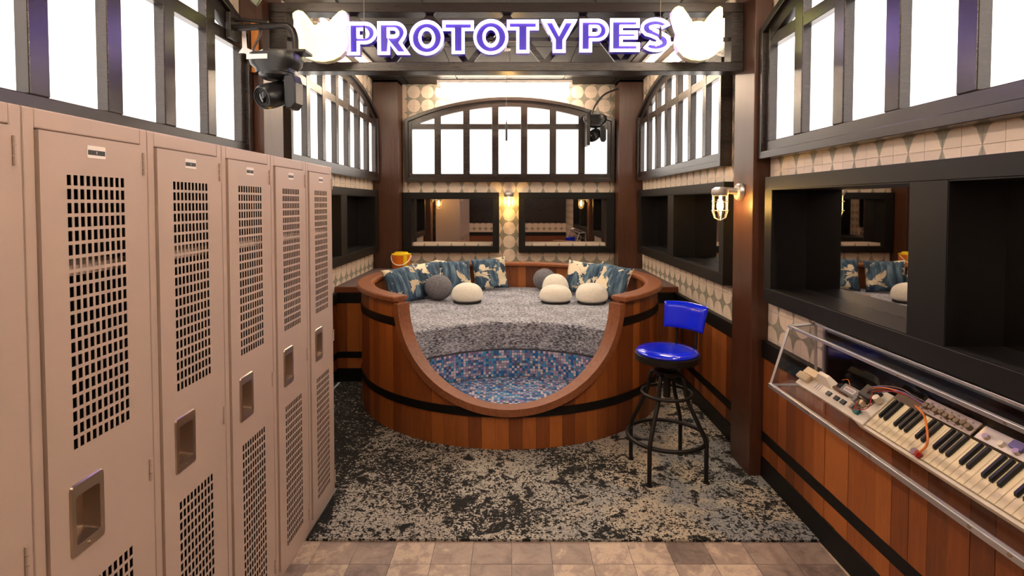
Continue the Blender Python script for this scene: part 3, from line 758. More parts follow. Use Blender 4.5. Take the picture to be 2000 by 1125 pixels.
def blob(name, x, y, rx, ry, h, mats, label, cat, grp, power=2.0, base=None, z=MZ1, rz=0):
    r = thing(name, (x, y, z), label, cat, grp, rz=rz); n, m = 28, 18; mb = MB(); vs = []
    for i in range(m+1):
        a = PI*i/m; zz = .5-.5*math.copysign(abs(math.cos(a))**(2/power), math.cos(a)); rr = abs(math.sin(a))**(2/power)
        zz = zz if base is None else (zz*.74 if zz < .5 else .37+(zz-.5)*1.26)
        for k in range(n):
            q = 2*PI*k/n; wob = 1+.018*math.sin(3*q+2*a)+random.uniform(-.006, .006)
            vs.append((rr*rx*math.cos(q)*wob, rr*ry*math.sin(q)*wob, zz*h-.0005))
    fs = [(i*n+k, i*n+(k+1) % n, (i+1)*n+(k+1) % n, (i+1)*n+k) for i in range(m) for k in range(n)]
    mb.add(vs, fs); o = mb.build('cover', mats, r, smooth=True, local=True, angle=180)
    bm = bmesh.new(); bm.from_mesh(o.data); bmesh.ops.remove_doubles(bm, verts=bm.verts, dist=.0005); bmesh.ops.recalc_face_normals(bm, faces=bm.faces); bm.to_mesh(o.data); bm.free()
    sb = o.modifiers.new('sub', 'SUBSURF'); sb.levels = 1; sb.render_levels = 1
    if base:
        MB().lathe([(0, .0), (rx*.80, .0), (rx*.88, .008), (rx*.90, .016), (rx*.84, .02), (0, .02)], 28, (0, 0, 0), Matrix.Diagonal((1, ry/rx, 1))).build('base', base, r, smooth=True, local=True)
    return r
blob('ball_cushion', -.70, 5.16, .132, .132, .245, 'fleece_grey', 'fuzzy grey ball cushion on the left beside white pebble', 'cushion', 'grey ball cushions')
blob('ball_cushion', .345, 5.72, .125, .125, .235, 'fleece_grey', 'fuzzy grey ball cushion against the back, behind white cushions', 'cushion', 'grey ball cushions')
blob('pebble_cushion', -.415, 5.03, .148, .13, .185, 'fleece_white', 'white fleece pebble cushion beside the left grey ball', 'cushion', 'white fleece cushions', 2.3, 'dark_felt')
blob('pebble_cushion', .405, 5.02, .152, .12, .170, 'fleece_white', 'white fleece pebble cushion in front, near the middle', 'cushion', 'white fleece cushions', 2.4, 'dark_felt')
blob('pebble_cushion', .425, 5.29, .132, .11, .235, 'fleece_white', 'white fleece cushion tucked behind the middle pebble', 'cushion', 'white fleece cushions', 2.2, 'dark_felt')
blob('pebble_cushion', .735, 4.99, .150, .13, .190, 'fleece_white', 'white fleece pebble cushion in front of rightmost pillows', 'cushion', 'white fleece cushions', 2.3, 'dark_felt')

# ------------------------------------------------------------------ bucket
bk = thing('ice_bucket', (-1.262, 6.18, DECKZ), 'orange lidded bucket with yellow stripe on the deck', 'bucket')
c0 = (-1.262, 6.18, DECKZ)
MB().lathe([(0, 0), (.094, 0), (.100, .008), (.108, .175), (.0, .175)], 32, c0).build('bucket_body', 'orange', bk, smooth=True)
MB().lathe([(0, .1755), (.109, .1755), (.109, .186), (.080, .192), (.075, .205), (0, .206)], 32, c0).build('lid', 'yellow', bk, smooth=True)
mb = MB(); vs = []
for i in range(7):
    a = -1.15+.42*i/6
    for z, r in ((.006, .1012), (.174, .1092)): vs.append((c0[0]+r*math.cos(a), c0[1]+r*math.sin(a), DECKZ+z))
mb.add(vs, [(2*i, 2*i+2, 2*i+3, 2*i+1) for i in range(6)]); mb.build('stripe', 'yellow', bk, smooth=True)
MB().tube([(c0[0]-.112*math.cos(q), c0[1]-.115*math.sin(q), DECKZ+.165-.10*math.sin(q)) for q in [PI*k/16 for k in range(17)]], .006, 8).build('handle', 'white_plastic', bk, smooth=True)

# ------------------------------------------------------------------ lockers
LW, LX, LD, LH = .381, -1.0, .46, 1.83
L0 = 1.116; TH = .0025
lab = {0: 'tan steel locker at the left edge of the picture', 1: 'nearest full tan steel locker, number plate 2', 2: 'tan steel locker with number plate 3', 3: 'tan steel locker with number plate 4, middle of row', 4: 'tan steel locker next to the last, number plate 5', 5: 'last tan steel locker of the row, beside the rug'}
def panel_with_holes(mb, fy, fz, holes_y, holes_z, x):
    """flat sheet at x between fy and fz with a grid of rectangular holes"""
    ys = sorted({fy[0], fy[1], *[q for h in holes_y for q in h]}); zs = sorted({fz[0], fz[1], *[q for h in holes_z for q in h]})
    hy = {round(a, 5) for a, b in holes_y}; hz = {round(a, 5) for a, b in holes_z}
    b = len(mb.v); ny = len(ys)
    vs = [(x, y, z) for z in zs for y in ys]; fs = []
    for j in range(len(zs)-1):
        for i in range(ny-1):
            if round(ys[i], 5) in hy and round(zs[j], 5) in hz: continue
            fs.append((j*ny+i, j*ny+i+1, (j+1)*ny+i+1, (j+1)*ny+i))
    mb.add(vs, fs)
def build_locker():
    """built once for slot 1 in local coordinates: origin at the front bottom edge nearest the viewer"""
    r = thing('locker', (LX, L0, 0)); W = LW-.002
    b = MB(); e = .0012
    b.box(-LD, -.003, 0, e, .0, LH); b.box(-LD, -.003, W-e, W, .0, LH); b.box(-LD, -LD+e, e, W-e, 0, LH); b.box(-LD+e, -.003, e, W-e, LH-e, LH); b.box(-LD+e, -.003, e, W-e, .05, .05+e)
    b.build('cabinet', 'locker_paint', r, local=True)
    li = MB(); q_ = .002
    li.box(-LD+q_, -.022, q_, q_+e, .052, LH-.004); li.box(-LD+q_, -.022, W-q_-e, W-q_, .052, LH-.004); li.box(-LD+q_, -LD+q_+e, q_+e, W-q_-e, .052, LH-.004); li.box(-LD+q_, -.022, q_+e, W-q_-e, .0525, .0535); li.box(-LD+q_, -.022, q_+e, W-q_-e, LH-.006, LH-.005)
    li.build('shade_liner', 'inside_shade', r, local=True)  # added dark liner: interior shade put into its colour behind the holes
    fr = MB(); fw = .028; fx0, fx1 = -.02, 0.0
    fr.box(fx0, fx1, .0005, fw, .002, LH-.001); fr.box(fx0, fx1, W-fw, W-.0005, .002, LH-.001)
    fr.box(fx0, fx1, fw, W-fw, LH-.042, LH-.001); fr.box(fx0, fx1, fw, W-fw, .002, .045)
    fr.build('front_frame', 'locker_paint', r, local=True, bevel=.003)
    MB().box(-LD+.01, -.03, .004, W-.004, 1.46, 1.485).build('shelf', 'locker_paint', r, local=True)
    # door with two perforated fields and a recess for the handle
    dy0, dy1, dz0, dz1 = fw+.002, W-fw-.002, .047, LH-.045
    ymid = W/2; cols = [(ymid-.093+.0186*k+.003, ymid-.093+.0186*k+.0152) for k in range(10)]
    up = [(1.066+.0316*k+.004, 1.066+.0316*k+.0276) for k in range(20)]; lo = [(.107+.0316*k+.004, .107+.0316*k+.0276) for k in range(20)]
    mb = MB(); x = .006
    hy0, hy1, hz0, hz1 = ymid-.099, ymid-.015, .838, .980
    def plainq(y0, y1, z0, z1): mb.add([(x, y0, z0), (x, y1, z0), (x, y1, z1), (x, y0, z1)], [(0, 1, 2, 3)])
    panel_with_holes(mb, (dy0, dy1), (dz0, .76), cols, lo, x); panel_with_holes(mb, (dy0, dy1), (1.04, dz1), cols, up, x)
    plainq(dy0, dy1, .76, hz0); plainq(dy0, dy1, hz1, 1.04); plainq(dy0, hy0, hz0, hz1); plainq(hy1, dy1, hz0, hz1)
    d = mb.build('door', 'locker_paint', r, local=True, recalc=False)
    sm_ = d.modifiers.new('solid', 'SOLIDIFY'); sm_.thickness = .0016; sm_.offset = 0
    ed = MB(); ed.box(-.012, x-.0009, dy0, dy0+.003, dz0, dz1); ed.box(-.012, x-.0009, dy1-.003, dy1, dz0, dz1); ed.box(-.012, x-.0009, dy0, dy1, dz1-.003, dz1); ed.box(-.012, x-.0009, dy0, dy1, dz0, dz0+.003)
    ed.build('door_edge', 'locker_paint', d, local=True)
    # recessed handle
    h = MB(); fn = lambda u, v, dd: (x+dd, u, v)
    def rr(y0, y1, z0, z1, rad_): return arc(y1-rad_, z1-rad_, rad_, 0, PI/2, 5)+arc(y0+rad_, z1-rad_, rad_, PI/2, PI, 5)+arc(y0+rad_, z0+rad_, rad_, PI, 1.5*PI, 5)+arc(y1-rad_, z0+rad_, rad_, 1.5*PI, 2*PI, 5)
    A, B = rr(hy0-.009, hy1+.009, hz0-.014, hz1+.012, .012), rr(hy0+.006, hy1-.006, hz0+.012, hz1-.018, .006)
    Cc = [(ymid-.057+(u-ymid+.057)*.86, .909+(v-.909)*.88) for u, v in B]; n = len(A)
    vs = [fn(u, v, .001) for u, v in A]+[fn(u, v, .005) for u, v in inset(A, .003, 1)]+[fn(u, v, .004) for u, v in B]+[fn(u, v, -.034) for u, v in Cc]
    fs = [(q*n+i, q*n+(i+1) % n, (q+1)*n+(i+1) % n, (q+1)*n+i) for q in range(3) for i in range(n)] + [tuple(3*n+i for i in range(n))]
    h.add(vs, fs); ho = h.build('handle', 'nickel', d, local=True, smooth=True, recalc=True)
    if sum(p.normal.x*p.area for p in ho.data.polygons) < 0: ho.data.flip_normals()
    MB().tube([(x+.003, ymid-.057, hz0-.001), (x+.007, ymid-.057, hz0-.001)], .004, 10).build('rivet', 'nickel', ho, local=True)
    MB().box(x-.030, x-.004, hy0+.008, hy0+.012, .86, .94).build('latch', 'nickel', ho, local=True)
    for zz in (1.735, .90, .11):
        mb = MB()
        for k in range(3): mb.tube([(.009, dy1+.004, zz-.03+.0205*k), (.009, dy1+.004, zz-.03+.0205*k+.019)], .0045, 8)
        mb.build('hinge', 'locker_paint', r, local=True, smooth=True)
    MB().prism(rr(ymid-.03, ymid+.027, 1.737, 1.766, .003), fn, .0009, .0016).build('number_plate', 'card_white', r, local=True)
    MB().prism([(ymid-.028, 1.744), (ymid+.025, 1.744), (ymid+.025, 1.7555), (ymid-.028, 1.7555)], fn, .0017, .0020).build('plate_band', 'black_plastic', [c for c in r.children if c.name.startswith('number_plate')][0], local=True)
    return r, x, ymid
SEG = {'2': [(0, 4), (2, 4), (2, 2), (0, 2), (0, 0), (2, 0)], '3': [(0, 4), (2, 4), (2, 2), (.5, 2), (2, 2), (2, 0), (0, 0)], '4': [(0, 4), (0, 2), (2, 2), (2, 4), (2, 0)], '5': [(2, 4), (0, 4), (0, 2), (2, 2), (2, 0), (0, 0)], '6': [(2, 4), (0, 4), (0, 0), (2, 0), (2, 2), (0, 2)], '1': [(1, 4), (1, 0)]}
proto, DX, DYM = build_locker()
def copy_tree(o, parent=None):
    c = o.copy(); C.objects.link(c); c.parent = parent
    for ch in list(o.children): copy_tree(ch, c)
    return c
lockers = [copy_tree(proto) for k in range(5)]; lockers = [lockers[0], proto]+lockers[1:]
for k, lk in enumerate(lockers):
    lk.location = (LX, L0+(k-1)*LW, 0); tag(lk, lab[k], 'locker', 'row of tan steel lockers')
    mb = MB(); pts = [(DX+.0022, DYM-.003+a*.0012, 1.7475+b*.0012) for a, b in SEG[str(k+1)]]
    for a, b in zip(pts, pts[1:]):
        mb.box(DX+.0020, DX+.0024, min(a[1], b[1])-.0005, max(a[1], b[1])+.0005, min(a[2], b[2])-.0005, max(a[2], b[2])+.0005)
    pl = [c for c in lk.children if c.name.startswith('number_plate')][0]
    mb.build('number', 'card_white', pl, local=True)

# ------------------------------------------------------------------ stool
st = thing('bar_stool', (.936, 3.252, .0125), 'black metal swivel stool with glossy blue seat and backrest', 'stool')
sz = .012
feet = [(-.184, .139), (-.151, -.195), (.188, -.155), (.145, .195)]
for fx, fy in feet:
    l = math.hypot(fx, fy); ux, uy = fx/l, fy/l
    pr = [(l, 0.006), (l, .22), (l-.012, .26), (.135, .44), (.118, .49), (.112, .54), (.098, .585), (.072, .598), (.045, .596)]
    lg = MB().tube([(ux*r, uy*r, z) for r, z in pr], .0125, 10).build('leg', 'black_metal', st, local=True, smooth=True)
    MB().lathe([(0, 0), (.019, 0), (.017, .008), (.0, .009)], 14, (fx, fy, 0)).build('foot_pad', 'black_metal', lg, local=True, smooth=True)
for rr_, zz, tr in ((.232, .215, .0125), (.146, .475, .0105)):
    MB().tube([(rr_*math.cos(2*PI*k/40), rr_*math.sin(2*PI*k/40), zz) for k in range(40)], tr, 10, closed=True).build('foot_ring', 'black_metal', st, local=True, smooth=True)
MB().lathe([(0, .585), (.07, .585), (.078, .592), (.078, .612), (.06, .62), (0, .62)], 24).build('hub', 'black_metal', st, local=True, smooth=True)
MB().lathe([(0, .45), (.022, .45), (.022, .585), (0, .585)], 16).build('sleeve', 'black_metal', st, local=True, smooth=True)
mb = MB(); mb.lathe([(.014, .40)] + [(.014 if k % 2 else .017, .40+.0075*k) for k in range(1, 36)] + [(.014, .676)], 14); mb.build('screw', 'nickel', st, local=True, smooth=False)
MB().lathe([(0, .668), (.16, .668), (.186, .676), (.190, .690), (.190, .715), (.182, .718), (0, .716)], 40).build('seat_pan', 'black_metal', st, local=True, smooth=True)
MB().lathe([(0, .7165), (.178, .7165), (.185, .722), (.182, .732), (.165, .741), (.12, .745), (.05, .744), (0, .743)], 40).build('seat', 'blue_vinyl', st, local=True, smooth=True, angle=70)
ba = math.atan2(.13, .15); bd = Vector((math.cos(ba), math.sin(ba), 0)); bs = Vector((math.sin(ba), -math.cos(ba), 0))
for s in (-1, 1):
    q = bd*.14+bs*(.068*s); q2 = bd*.20+bs*(.068*s)
    MB().tube([tuple(q+Vector((0, 0, .672))), tuple(q2+Vector((0, 0, .672))), tuple(q2+bd*.006+Vector((0, 0, .70))), tuple(q2+bd*.02+Vector((0, 0, .96)))], .0085, 10).build('back_post', 'black_metal', st, local=True, smooth=True)
mb = MB(); vs = []; n = 16; m = 10
for sd in (0, 1):
    for j in range(m+1):
        for i in range(n+1):
            u = -1+2*i/n; v = -1+2*j/m; wd = .142+.008*v
            e = (max(0, (1-abs(u)**5)*(1-abs(v)**5)))**.5
            th = (.006+.020*e)*(1 if sd else -1)
            p = bd*(.21+.035*(-u*u)*.7+.014*v-th) + bs*(u*wd) + Vector((0, 0, .915+v*.083-.010*u*u*(1 if v > 0 else .3)))
            vs.append(tuple(p))
K = (n+1)*(m+1); fs = []
for j in range(m):
    for i in range(n):
        q = (j*(n+1)+i, j*(n+1)+i+1, (j+1)*(n+1)+i+1, (j+1)*(n+1)+i); fs.append(q[::-1]); fs.append(tuple(K+z for z in q))
bd_i = [i for i in range(n+1)]+[j*(n+1)+n for j in range(1, m+1)]+[m*(n+1)+i for i in range(n-1, -1, -1)]+[j*(n+1) for j in range(m-1, 0, -1)]
for a, b in zip(bd_i, bd_i[1:]+bd_i[:1]): fs.append((a, b, K+b, K+a))
mb.add(vs, fs).build('backrest', 'blue_vinyl', st, local=True, smooth=True, angle=75, bevel=0)

# ------------------------------------------------------------------ acrylic case with the opened keyboard
CY0, CY1 = .85, 2.61; XBK = 1.474
FB, FT, BT, BB = (1.254, .749), (1.341, 1.036), (XBK, 1.048), (XBK, .749)
case = thing('display_case', (XBK, 1.9, .749), 'clear acrylic case with metal edges on the right wall', 'display case')
def sheet(name, poly, thick, mat):   # poly of 4 corners in (x,z) extruded along y
    return MB().prism(poly, lambda u, v, d: (u, d, v), CY0, CY1).build(name, mat, case)
e = .004
sheet('front_panel', [FB, FT, (FT[0]+e, FT[1]), (FB[0]+e, FB[1])], e, 'acrylic')
sheet('top_panel', [(FT[0]+e, FT[1]), (BT[0], BT[1]), (BT[0], BT[1]-e), (FT[0]+e, FT[1]-e)], e, 'acrylic')
sheet('bottom_panel', [(FB[0]+e, FB[1]), (BB[0], BB[1]), (BB[0], BB[1]+e), (FB[0]+e, FB[1]+e)], e, 'acrylic')
for y0, y1 in ((CY1-e, CY1), (CY0, CY0+e)):
    MB().prism([(FB[0]+e, FB[1]+e), (BB[0], BB[1]+e), (BT[0], BT[1]-e), (FT[0]+e, FT[1]-e)], lambda u, v, d: (u, d, v), y0, y1).build('end_panel', 'acrylic', case)
def strip_y(p, r): MB().box(p[0]-r, p[0]+r, CY0, CY1+.004, p[1]-r, p[1]+r).build('edge_strip', 'aluminium', case, bevel=.002)
MB().box(XBK, XBK+.001, CY0, 2.537, .752, 1.046).build('back_panel', 'gloss_black', case)
MB().box(XBK-.008, XBK-.0005, 2.530, 2.546, .752, 1.046).build('edge_strip', 'aluminium', case)
strip_y(FB, .010); strip_y(FT, .0075); strip_y((BT[0]-.006, BT[1]), .006)
for yy in (CY1, CY0):
    for a, b in ((FB, FT), (FT, BT), (FB, BB), (BB, BT)):
        MB().tube([(a[0], yy, a[1]), (b[0]-(.006 if b[0] > 1.45 else 0), yy, b[1])], .0075, 4).build('edge_strip', 'aluminium', case)
for yy in (2.56, 2.25, 1.86, 1.45, 1.33, 1.0):
    MB().tube([(FB[0]-.013, yy, FB[1]+.003), (FB[0]-.009, yy, FB[1]+.003)], .006, 10).build('screw', 'nickel', case)
    MB().tube([(FT[0]-.011, yy, FT[1]), (FT[0]-.007, yy, FT[1])], .004, 10).build('screw', 'nickel', case)

# keyboard frame of reference: a along the keys (away from the player), b up from the key tops, y along the row
KA = Vector((.735, 0, .678)); KB = Vector((-.678, 0, .735)); K0 = Vector((1.322, 0, .806))
def kp(a, y, b): v = K0+KA*a+KB*b; return (v.x, y, v.z)
def kbox(mb, a0, a1, y0, y1, b0, b1): return mb.hexa([kp(a0, y0, b0), kp(a1, y0, b0), kp(a1, y1, b0), kp(a0, y1, b0), kp(a0, y0, b1), kp(a1, y0, b1), kp(a1, y1, b1), kp(a0, y1, b1)])
kb = thing('keyboard', (1.38, 1.7, .76), 'opened vintage electronic keyboard with cream keys inside the acrylic case', 'keyboard')
kbox(MB(), -.012, .20, .93, 2.05, -.040, -.028).build('chassis', 'tan_part', kb)
kbox(MB(), -.014, -.002, .93, 2.06, -.036, -.006).build('key_slip', 'white_plastic', kb, bevel=.002)
KW = .0258; y = 2.006; idx = 0
pat = [True, True, False, True, True, True, False]      # black key after white n, counting from the far end
order = [0, 1, 2, 3, 4, 5, 6]
while y-KW > .95:
    kbox(MB(), -.001, .140, y-KW+.0007, y-.0007, -.020, 0).build('white_key', 'key_cream', kb, bevel=.0015)
    if pat[idx % 7]:
        m_ = MB(); c = y-KW; b0, b1 = .001, .0115
        m_.hexa([kp(.048, c-.0068, b0), kp(.138, c-.0068, b0), kp(.138, c+.0068, b0), kp(.048, c+.0068, b0), kp(.054, c-.0052, b1), kp(.138, c-.0052, b1), kp(.138, c+.0052, b1), kp(.054, c+.0052, b1)])
        m_.build('black_key', 'black_plastic', kb, bevel=.001)
    y -= KW; idx += 1
kbox(MB(), -.012, .150, 2.010, 2.07, -.036, .004).build('end_cheek', 'white_plastic', kb, bevel=.003)
kbox(MB(), -.005, .062, 2.07, 2.52, -.034, -.012).build('switch_panel', 'white_plastic', kb, bevel=.002)
for q, yy in enumerate((2.29, 2.235, 2.19)): kbox(MB(), .020, .040, yy-.013, yy+.013, -.012, -.004).build('rocker_switch', 'black_plastic', kb, bevel=.001)
for q, yy in enumerate((2.375, 2.39, 2.36)): kbox(MB(), .018, .048, yy-.002, yy+.002, -.012, -.0115).build('panel_mark', 'grey_part', kb)
kbox(MB(), .050, .085, 2.40, 2.50, -.012, .016).build('wheel_block', 'cream_plastic', kb, bevel=.003)
kbox(MB(), .018, .052, 2.44, 2.53, -.010, .010).build('pitch_lever', 'cream_plastic', kb, bevel=.006)
MB().hexa([kp(.05, 2.30, -.01), kp(.09, 2.30, -.01), kp(.09, 2.42, -.01), kp(.05, 2.42, -.01), kp(.075, 2.33, .022), kp(.092, 2.33, .022), kp(.092, 2.40, .022), kp(.075, 2.40, .022)]).build('wheel_cover', 'white_plastic', kb, bevel=.003)
for k in range(9): kbox(MB(), .056, .070, 2.275-.010*k+.001, 2.275-.010*k+.008, -.010, .008).build('ribbon_pin', 'brown_wire', kb)
kbox(MB(), .060, .100, 2.13, 2.235, -.012, .014).build('meter_box', 'grey_part', kb, bevel=.002)
kbox(MB(), .070, .090, 2.15, 2.215, .0142, .016).build('meter_window', 'card_white', kb)
for k in range(9): kbox(MB(), .074, .086, 2.155+.0065*k, 2.157+.0065*k, .0162, .0168).build('meter_mark', 'black_plastic', kb)
for i in range(3):
    for j in range(3):
        kbox(MB(), .020+.028*i, .043+.028*i, 2.085+.018*j, 2.100+.018*j, -.012, .010+.006*((i+j) % 2)).build('slider_cap', ('tan_part', 'grey_part', 'cream_plastic')[(i*2+j) % 3], kb, bevel=.002)
kbox(MB(), .08, .135, 2.05, 2.12, -.012, .030).build('relay', 'black_plastic', kb, bevel=.003)
MB().tube([kp(.10, 2.03, .01), kp(.10, 2.03, .035)], .013, 14).build('knob', 'white_plastic', kb, smooth=True)
kbox(MB(), .010, .030, 2.06, 2.085, .002, .016).build('connector', 'teal', kb)
# boards behind the keys
def board(y0, y1, mat, a0=.150, a1=.200): return kbox(MB(), a0, a1, y0, y1, -.006, -.002).build('circuit_board', mat, kb)
b1 = board(1.68, 1.90, 'pcb_white', .148, .202); b2 = board(1.50, 1.665, 'acrylic_board' if 'acrylic_board' in M else 'card_white'); b3 = board(1.18, 1.49, 'circuit', .146, .204); b4 = board(.93, 1.17, 'circuit', .146, .204)
for k in range(9): MB().tube([kp(.168+.004*(k % 2), 1.87-.022*k, -.002), kp(.168+.004*(k % 2), 1.87-.022*k, .014)], .0095, 10).build('trimmer', 'tan_part', b1, smooth=True)
for k in range(14): kbox(MB(), .154+.034*(k % 2), .157+.034*(k % 2), 1.88-.014*k, 1.884-.014*k, -.002, .004).build('pin', 'nickel', b1)
for k in range(3): MB().tube([kp(.165, 1.63-.05*k, -.002), kp(.165, 1.63-.05*k, .010)], .009, 12).build('potentiometer', ('nickel', 'white_plastic', 'nickel')[k], b2, smooth=True)
kbox(MB(), .17, .195, 1.52, 1.56, -.002, .008).build('capacitor_block', 'violet_wire', b2)
rnd = random.Random(3)
for bb, y0, y1 in ((b3, 1.19, 1.48), (b4, .94, 1.16)):
    for k in range(26):
        yy = rnd.uniform(y0, y1); aa = rnd.uniform(.150, .196); 
        if k % 3 == 0: MB().tube([kp(aa, yy, -.002), kp(aa, yy, .010)], .0045, 8).build('capacitor', ('yellow', 'black_plastic', 'tan_part')[k % 9//3], bb, smooth=True)
        elif k % 3 == 1: MB().tube([kp(aa, yy, .002), kp(aa, yy+.012, .002)], .0022, 6).build('resistor', ('tan_part', 'cream_plastic')[k % 2], bb, smooth=True)
        else: kbox(MB(), aa, aa+.007, yy, yy+.016, -.002, .004).build('chip', ('black_plastic', 'grey_part')[k % 2], bb)
# loose wires
def wire(pts, r, mat, label=None):
    P_ = [Vector(p) for p in pts]; out = []
    for i in range(len(P_)-1):
        p0, p1, p2, p3 = P_[max(i-1, 0)], P_[i], P_[i+1], P_[min(i+2, len(P_)-1)]
        for k in range(8):
            t_ = k/8; out.append(.5*((2*p1)+(p2-p0)*t_+(2*p0-5*p1+4*p2-p3)*t_*t_+(3*p1-p0-3*p2+p3)*t_**3))
    out.append(P_[-1]); o = MB().tube(out, r, 6).build('wire', mat, kb, smooth=True)
    if label: o['label'] = label
    return o
for k, m_ in enumerate(('brown_wire', 'violet_wire', 'red', 'grey_part', 'violet_wire', 'orange', 'brown_wire')):
    o1, o2_ = rnd.uniform(-.012, .012), rnd.uniform(-.01, .02)
    wire([kp(.10+o1, 2.11, .01), kp(.13+o1, 2.04+o2_, .04+o2_), kp(.165+o1, 1.98+o2_, .03), kp(.172+o1*.5, 1.93, .012+o2_*.5), kp(.17+o1, 1.86+o2_, .004)], .0022, m_)
wire([kp(.05, 2.10, .016), kp(.02, 2.06, .03), kp(.05, 2.02, .03), kp(.10, 2.05, .035)], .002, 'red')
wire([kp(.06, 2.10, .016), kp(.03, 2.05, .034), kp(.07, 2.015, .032), kp(.11, 2.06, .03)], .002, 'brown_wire')
wire([kp(.09, 2.19, .016), kp(.115, 2.23, .02), kp(.105, 2.27, .01)], .0015, 'orange')
wire([kp(.15, 1.90, .008), kp(.13, 1.83, .022), kp(.085, 1.765, .028), kp(.045, 1.735, .018), kp(.012, 1.738, .012)], .0034, 'orange', 'orange cable ending in a plug')
MB().tube([kp(.012, 1.738, .012), kp(-.006, 1.742, .008)], .011, 14).build('plug', 'red', kb, smooth=True)
MB().tube([kp(.004, 1.750, .012), kp(.004, 1.750, .020)], .0125, 14).build('jack', 'nickel', kb, smooth=True)

# ------------------------------------------------------------------ pan-tilt cameras
def ptz(pos, rz, label, aim=-.35):
    """pos: top of the camera body; rz turns the whole camera"""
    r = thing('ceiling_camera', pos, label, 'camera', 'black pan-tilt cameras', rz=rz)
    rr = lambda a, b, k: [(a*math.copysign(abs(math.cos(q))**k, math.cos(q)), b*math.copysign(abs(math.sin(q))**k, math.sin(q))) for q in [2*PI*i/32 for i in range(32)]]
    mb = MB(); L = [(.132, .085, -.002), (.135, .088, -.03), (.128, .085, -.062), (.10, .078, -.085), (.098, .076, -.105)]
    vs = []
    for a, b, z in L: vs += [(x, y, z) for x, y in rr(a, b, .6)]
    n = 32; fs = [(q*n+i, q*n+(i+1) % n, (q+1)*n+(i+1) % n, (q+1)*n+i) for q in range(len(L)-1) for i in range(n)]+[tuple(range(n)), tuple((len(L)-1)*n+i for i in range(n))]
    mb.add(vs, fs).build('body', 'black_plastic', r, local=True, smooth=True)
    MB().lathe([(0, -.135), (.070, -.135), (.088, -.12), (.090, -.106), (0, -.106)], 28).build('turntable', 'black_plastic', r, local=True, smooth=True)
    MB().prism([(.062, -.12), (.115, -.115), (.128, -.16), (.128, -.27), (.105, -.30), (.075, -.30), (.062, -.27)], lambda u, v, d: (u, d, v), -.045, .045).build('yoke', 'black_plastic', r, local=True, bevel=.008)
    R = Matrix.Rotation(-.35, 3, 'Z') @ Matrix.Rotation(PI/2-aim, 3, 'X')
    c = Vector((-.005, 0, -.215))
    hd = MB().lathe([(0, -.075), (.050, -.075), (.066, -.055), (.068, .05), (.064, .085), (.056, .098), (.052, .098), (.050, .088), (0, .088)], 32, c, R).build('head', 'black_plastic', r, local=True, smooth=True)
    MB().lathe([(0, .0885), (.030, .0885), (.022, .094), (0, .097)], 24, c, R).build('lens', 'gloss_black', hd, local=True, smooth=True)
    for q, w_ in ((.046, .003), (.036, .002)): MB().tube([tuple(c + R @ Vector((q*math.cos(2*PI*k/32), q*math.sin(2*PI*k/32), .091))) for k in range(32)], w_, 6, closed=True).build('lens_ring', 'black_metal', hd, local=True, smooth=True)
    return r
c1 = ptz((-1.275, 2.97, 2.435), rad(-6), 'black pan-tilt camera hanging from an arm above the lockers')
MB().box(-.055, .06, -.092, -.0875, -.045, -.02).build('sticker', 'card_white', c1, local=True).location.x = -.06
c2 = ptz((.965, 6.36, 2.64), rad(-14), 'small black pan-tilt camera mounted at the back window')
def wt(o, pts, r, mat, name):
    out = []; P_ = [Vector(p) for p in pts]
    for i in range(len(P_)-1):
        p0, p1, p2, p3 = P_[max(i-1, 0)], P_[i], P_[i+1], P_[min(i+2, len(P_)-1)]
        for k in range(8):
            t_ = k/8; out.append(.5*((2*p1)+(p2-p0)*t_+(2*p0-5*p1+4*p2-p3)*t_*t_+(3*p1-p0-3*p2+p3)*t_**3))
    out.append(P_[-1]); return MB().tube(out, r, 10).build(name, mat, o, smooth=True)
arm = thing('camera_arm', (-1.53, 3.03, 2.60), 'black bent pipe arm holding the camera above the lockers', 'bracket')
MB().box(-1.553, -1.525, 2.98, 3.08, 2.53, 2.67).build('wall_plate', 'black_metal', arm, bevel=.004)
wt(arm, [(-1.525, 3.03, 2.595), (-1.45, 3.02, 2.595), (-1.26, 2.99, 2.595), (-1.20, 2.98, 2.58), (-1.175, 2.975, 2.53), (-1.172, 2.975, 2.455)], .017, 'black_metal', 'pipe')
wt(arm, [(-1.525, 3.03, 2.64), (-1.45, 3.02, 2.635), (-1.33, 3.0, 2.615)], .010, 'black_metal', 'brace')
MB().box(-1.30, -1.10, 2.92, 3.03, 2.436, 2.452).build('mount_plate', 'black_metal', arm, bevel=.002)
wt(arm, [(-1.40, 3.01, 2.61), (-1.37, 2.99, 2.55), (-1.40, 2.98, 2.47), (-1.405, 2.985, 2.40)], .006, 'black_plastic', 'cable')
arm2 = thing('camera_arm', (1.0, 6.5, 2.6), 'small black bracket and cable holding the back camera', 'bracket')
MB().box(.86, .90, 6.28, 6.508, 2.30, 2.68).build('wall_plate', 'black_metal', arm2, bevel=.004)
MB().box(.88, 1.06, 6.28, 6.44, 2.642, 2.654).build('mount_plate', 'black_metal', arm2)
wt(arm2, [(.93, 6.42, 2.66), (.98, 6.43, 2.78), (1.08, 6.40, 2.90), (1.235, 6.36, 2.96)], .011, 'black_plastic', 'cable')

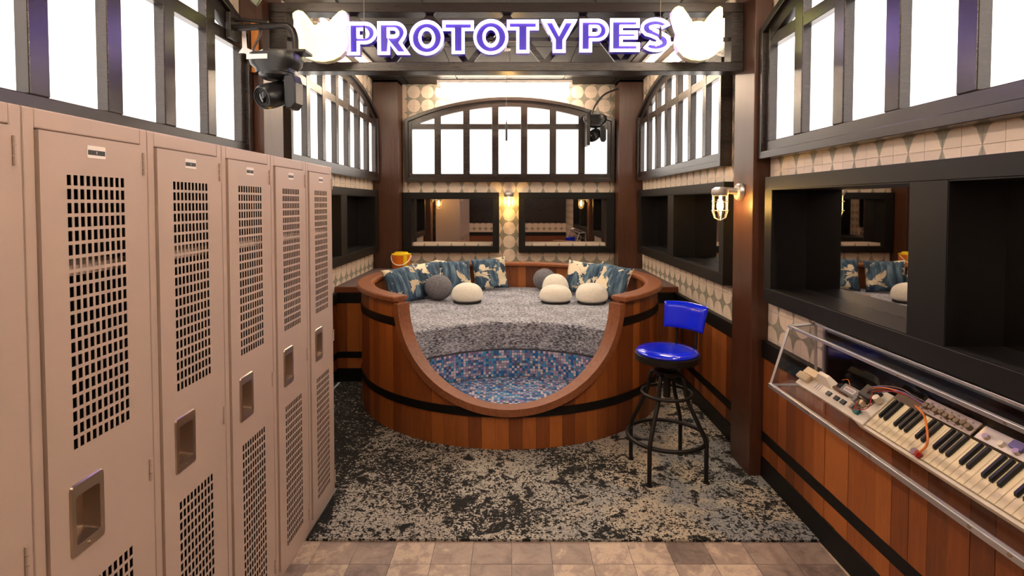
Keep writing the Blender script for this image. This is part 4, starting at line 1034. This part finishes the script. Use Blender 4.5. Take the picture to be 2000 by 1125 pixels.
# ------------------------------------------------------------------ hanging microphones
def mic(x, y, ztop, ztip, label, rosette=True):
    r = thing('hanging_microphone', (x, y, ztop), label, 'microphone', 'thin hanging microphones')
    MB().tube([(x, y, ztop), (x, y, ztip+.2)], .0022, 6).build('cable', 'grey_part', r)
    MB().lathe([(0, ztip), (.009, ztip), (.010, ztip+.01), (.010, ztip+.14), (.006, ztip+.17), (.003, ztip+.21), (0, ztip+.21)], 12, (x, y, 0)).build('capsule', 'black_plastic', r, smooth=True)
    if rosette: MB().lathe([(0, ztop-.012), (.03, ztop-.012), (.042, ztop-.002), (0, ztop-.001)], 20, (x, y, 0)).build('ceiling_rose', 'card_white', r, smooth=True)
mic(-.052, 5.1, ZC, 2.213, 'thin black microphone hanging over the tub')
def mic_small(x, label):
    r = thing('hanging_microphone', (x, 2.9, ZC), label, 'microphone', 'thin hanging microphones')
    zt = 2.50
    MB().tube([(x, 2.9, ZC-.002), (x, 2.9, zt+.06)], .0016, 6).build('cable', 'grey_part', r)
    MB().lathe([(0, zt), (.007, zt), (.008, zt+.02), (.006, zt+.05), (.002, zt+.065), (0, zt+.065)], 10, (x, 2.9, 0)).build('capsule', 'black_plastic', r, smooth=True)
mic_small(-.78, 'tiny microphone on a wire in front of the letter P')
mic_small(.783, 'tiny microphone on a wire in front of the letter S')

# ------------------------------------------------------------------ odds and ends at top left
lf = MB().prism([(-1.52, 2.83), (-1.33, 2.655), (-1.25, 2.76), (-1.25, 2.86), (-1.52, 2.90)], lambda u, v, d: (u, d, v), 2.86, 2.875).build('hanging_piece', 'green_panel', None, bevel=.003)
tag(lf, 'dark green pointed pennant hanging at the top left', 'piece')  # unidentified object, built from its pointed outline alone
mb = MB(); g_ = [(-1.515, 2.60), (-1.50, 2.63), (-1.485, 2.50), (-1.44, 2.48), (-1.405, 2.50), (-1.42, 2.43), (-1.46, 2.455), (-1.50, 2.47), (-1.53, 2.47), (-1.51, 2.50)]
pp = MB().prism(g_, lambda u, v, d: (u, d+.03*math.sin(9*u+5*v), v), 3.10, 3.103).build('torn_paper', 'white_paper', None)
tag(pp, 'torn scrap of white paper stuck behind the camera arm', 'paper')
ow = MB().box(-1.53, -1.495, 3.22, 3.245, 2.40, 2.70).build('wood_strip', 'orange_wood', None, bevel=.002)
tag(ow, 'pale orange wood strip on the pillar behind the camera arm', 'wood strip')
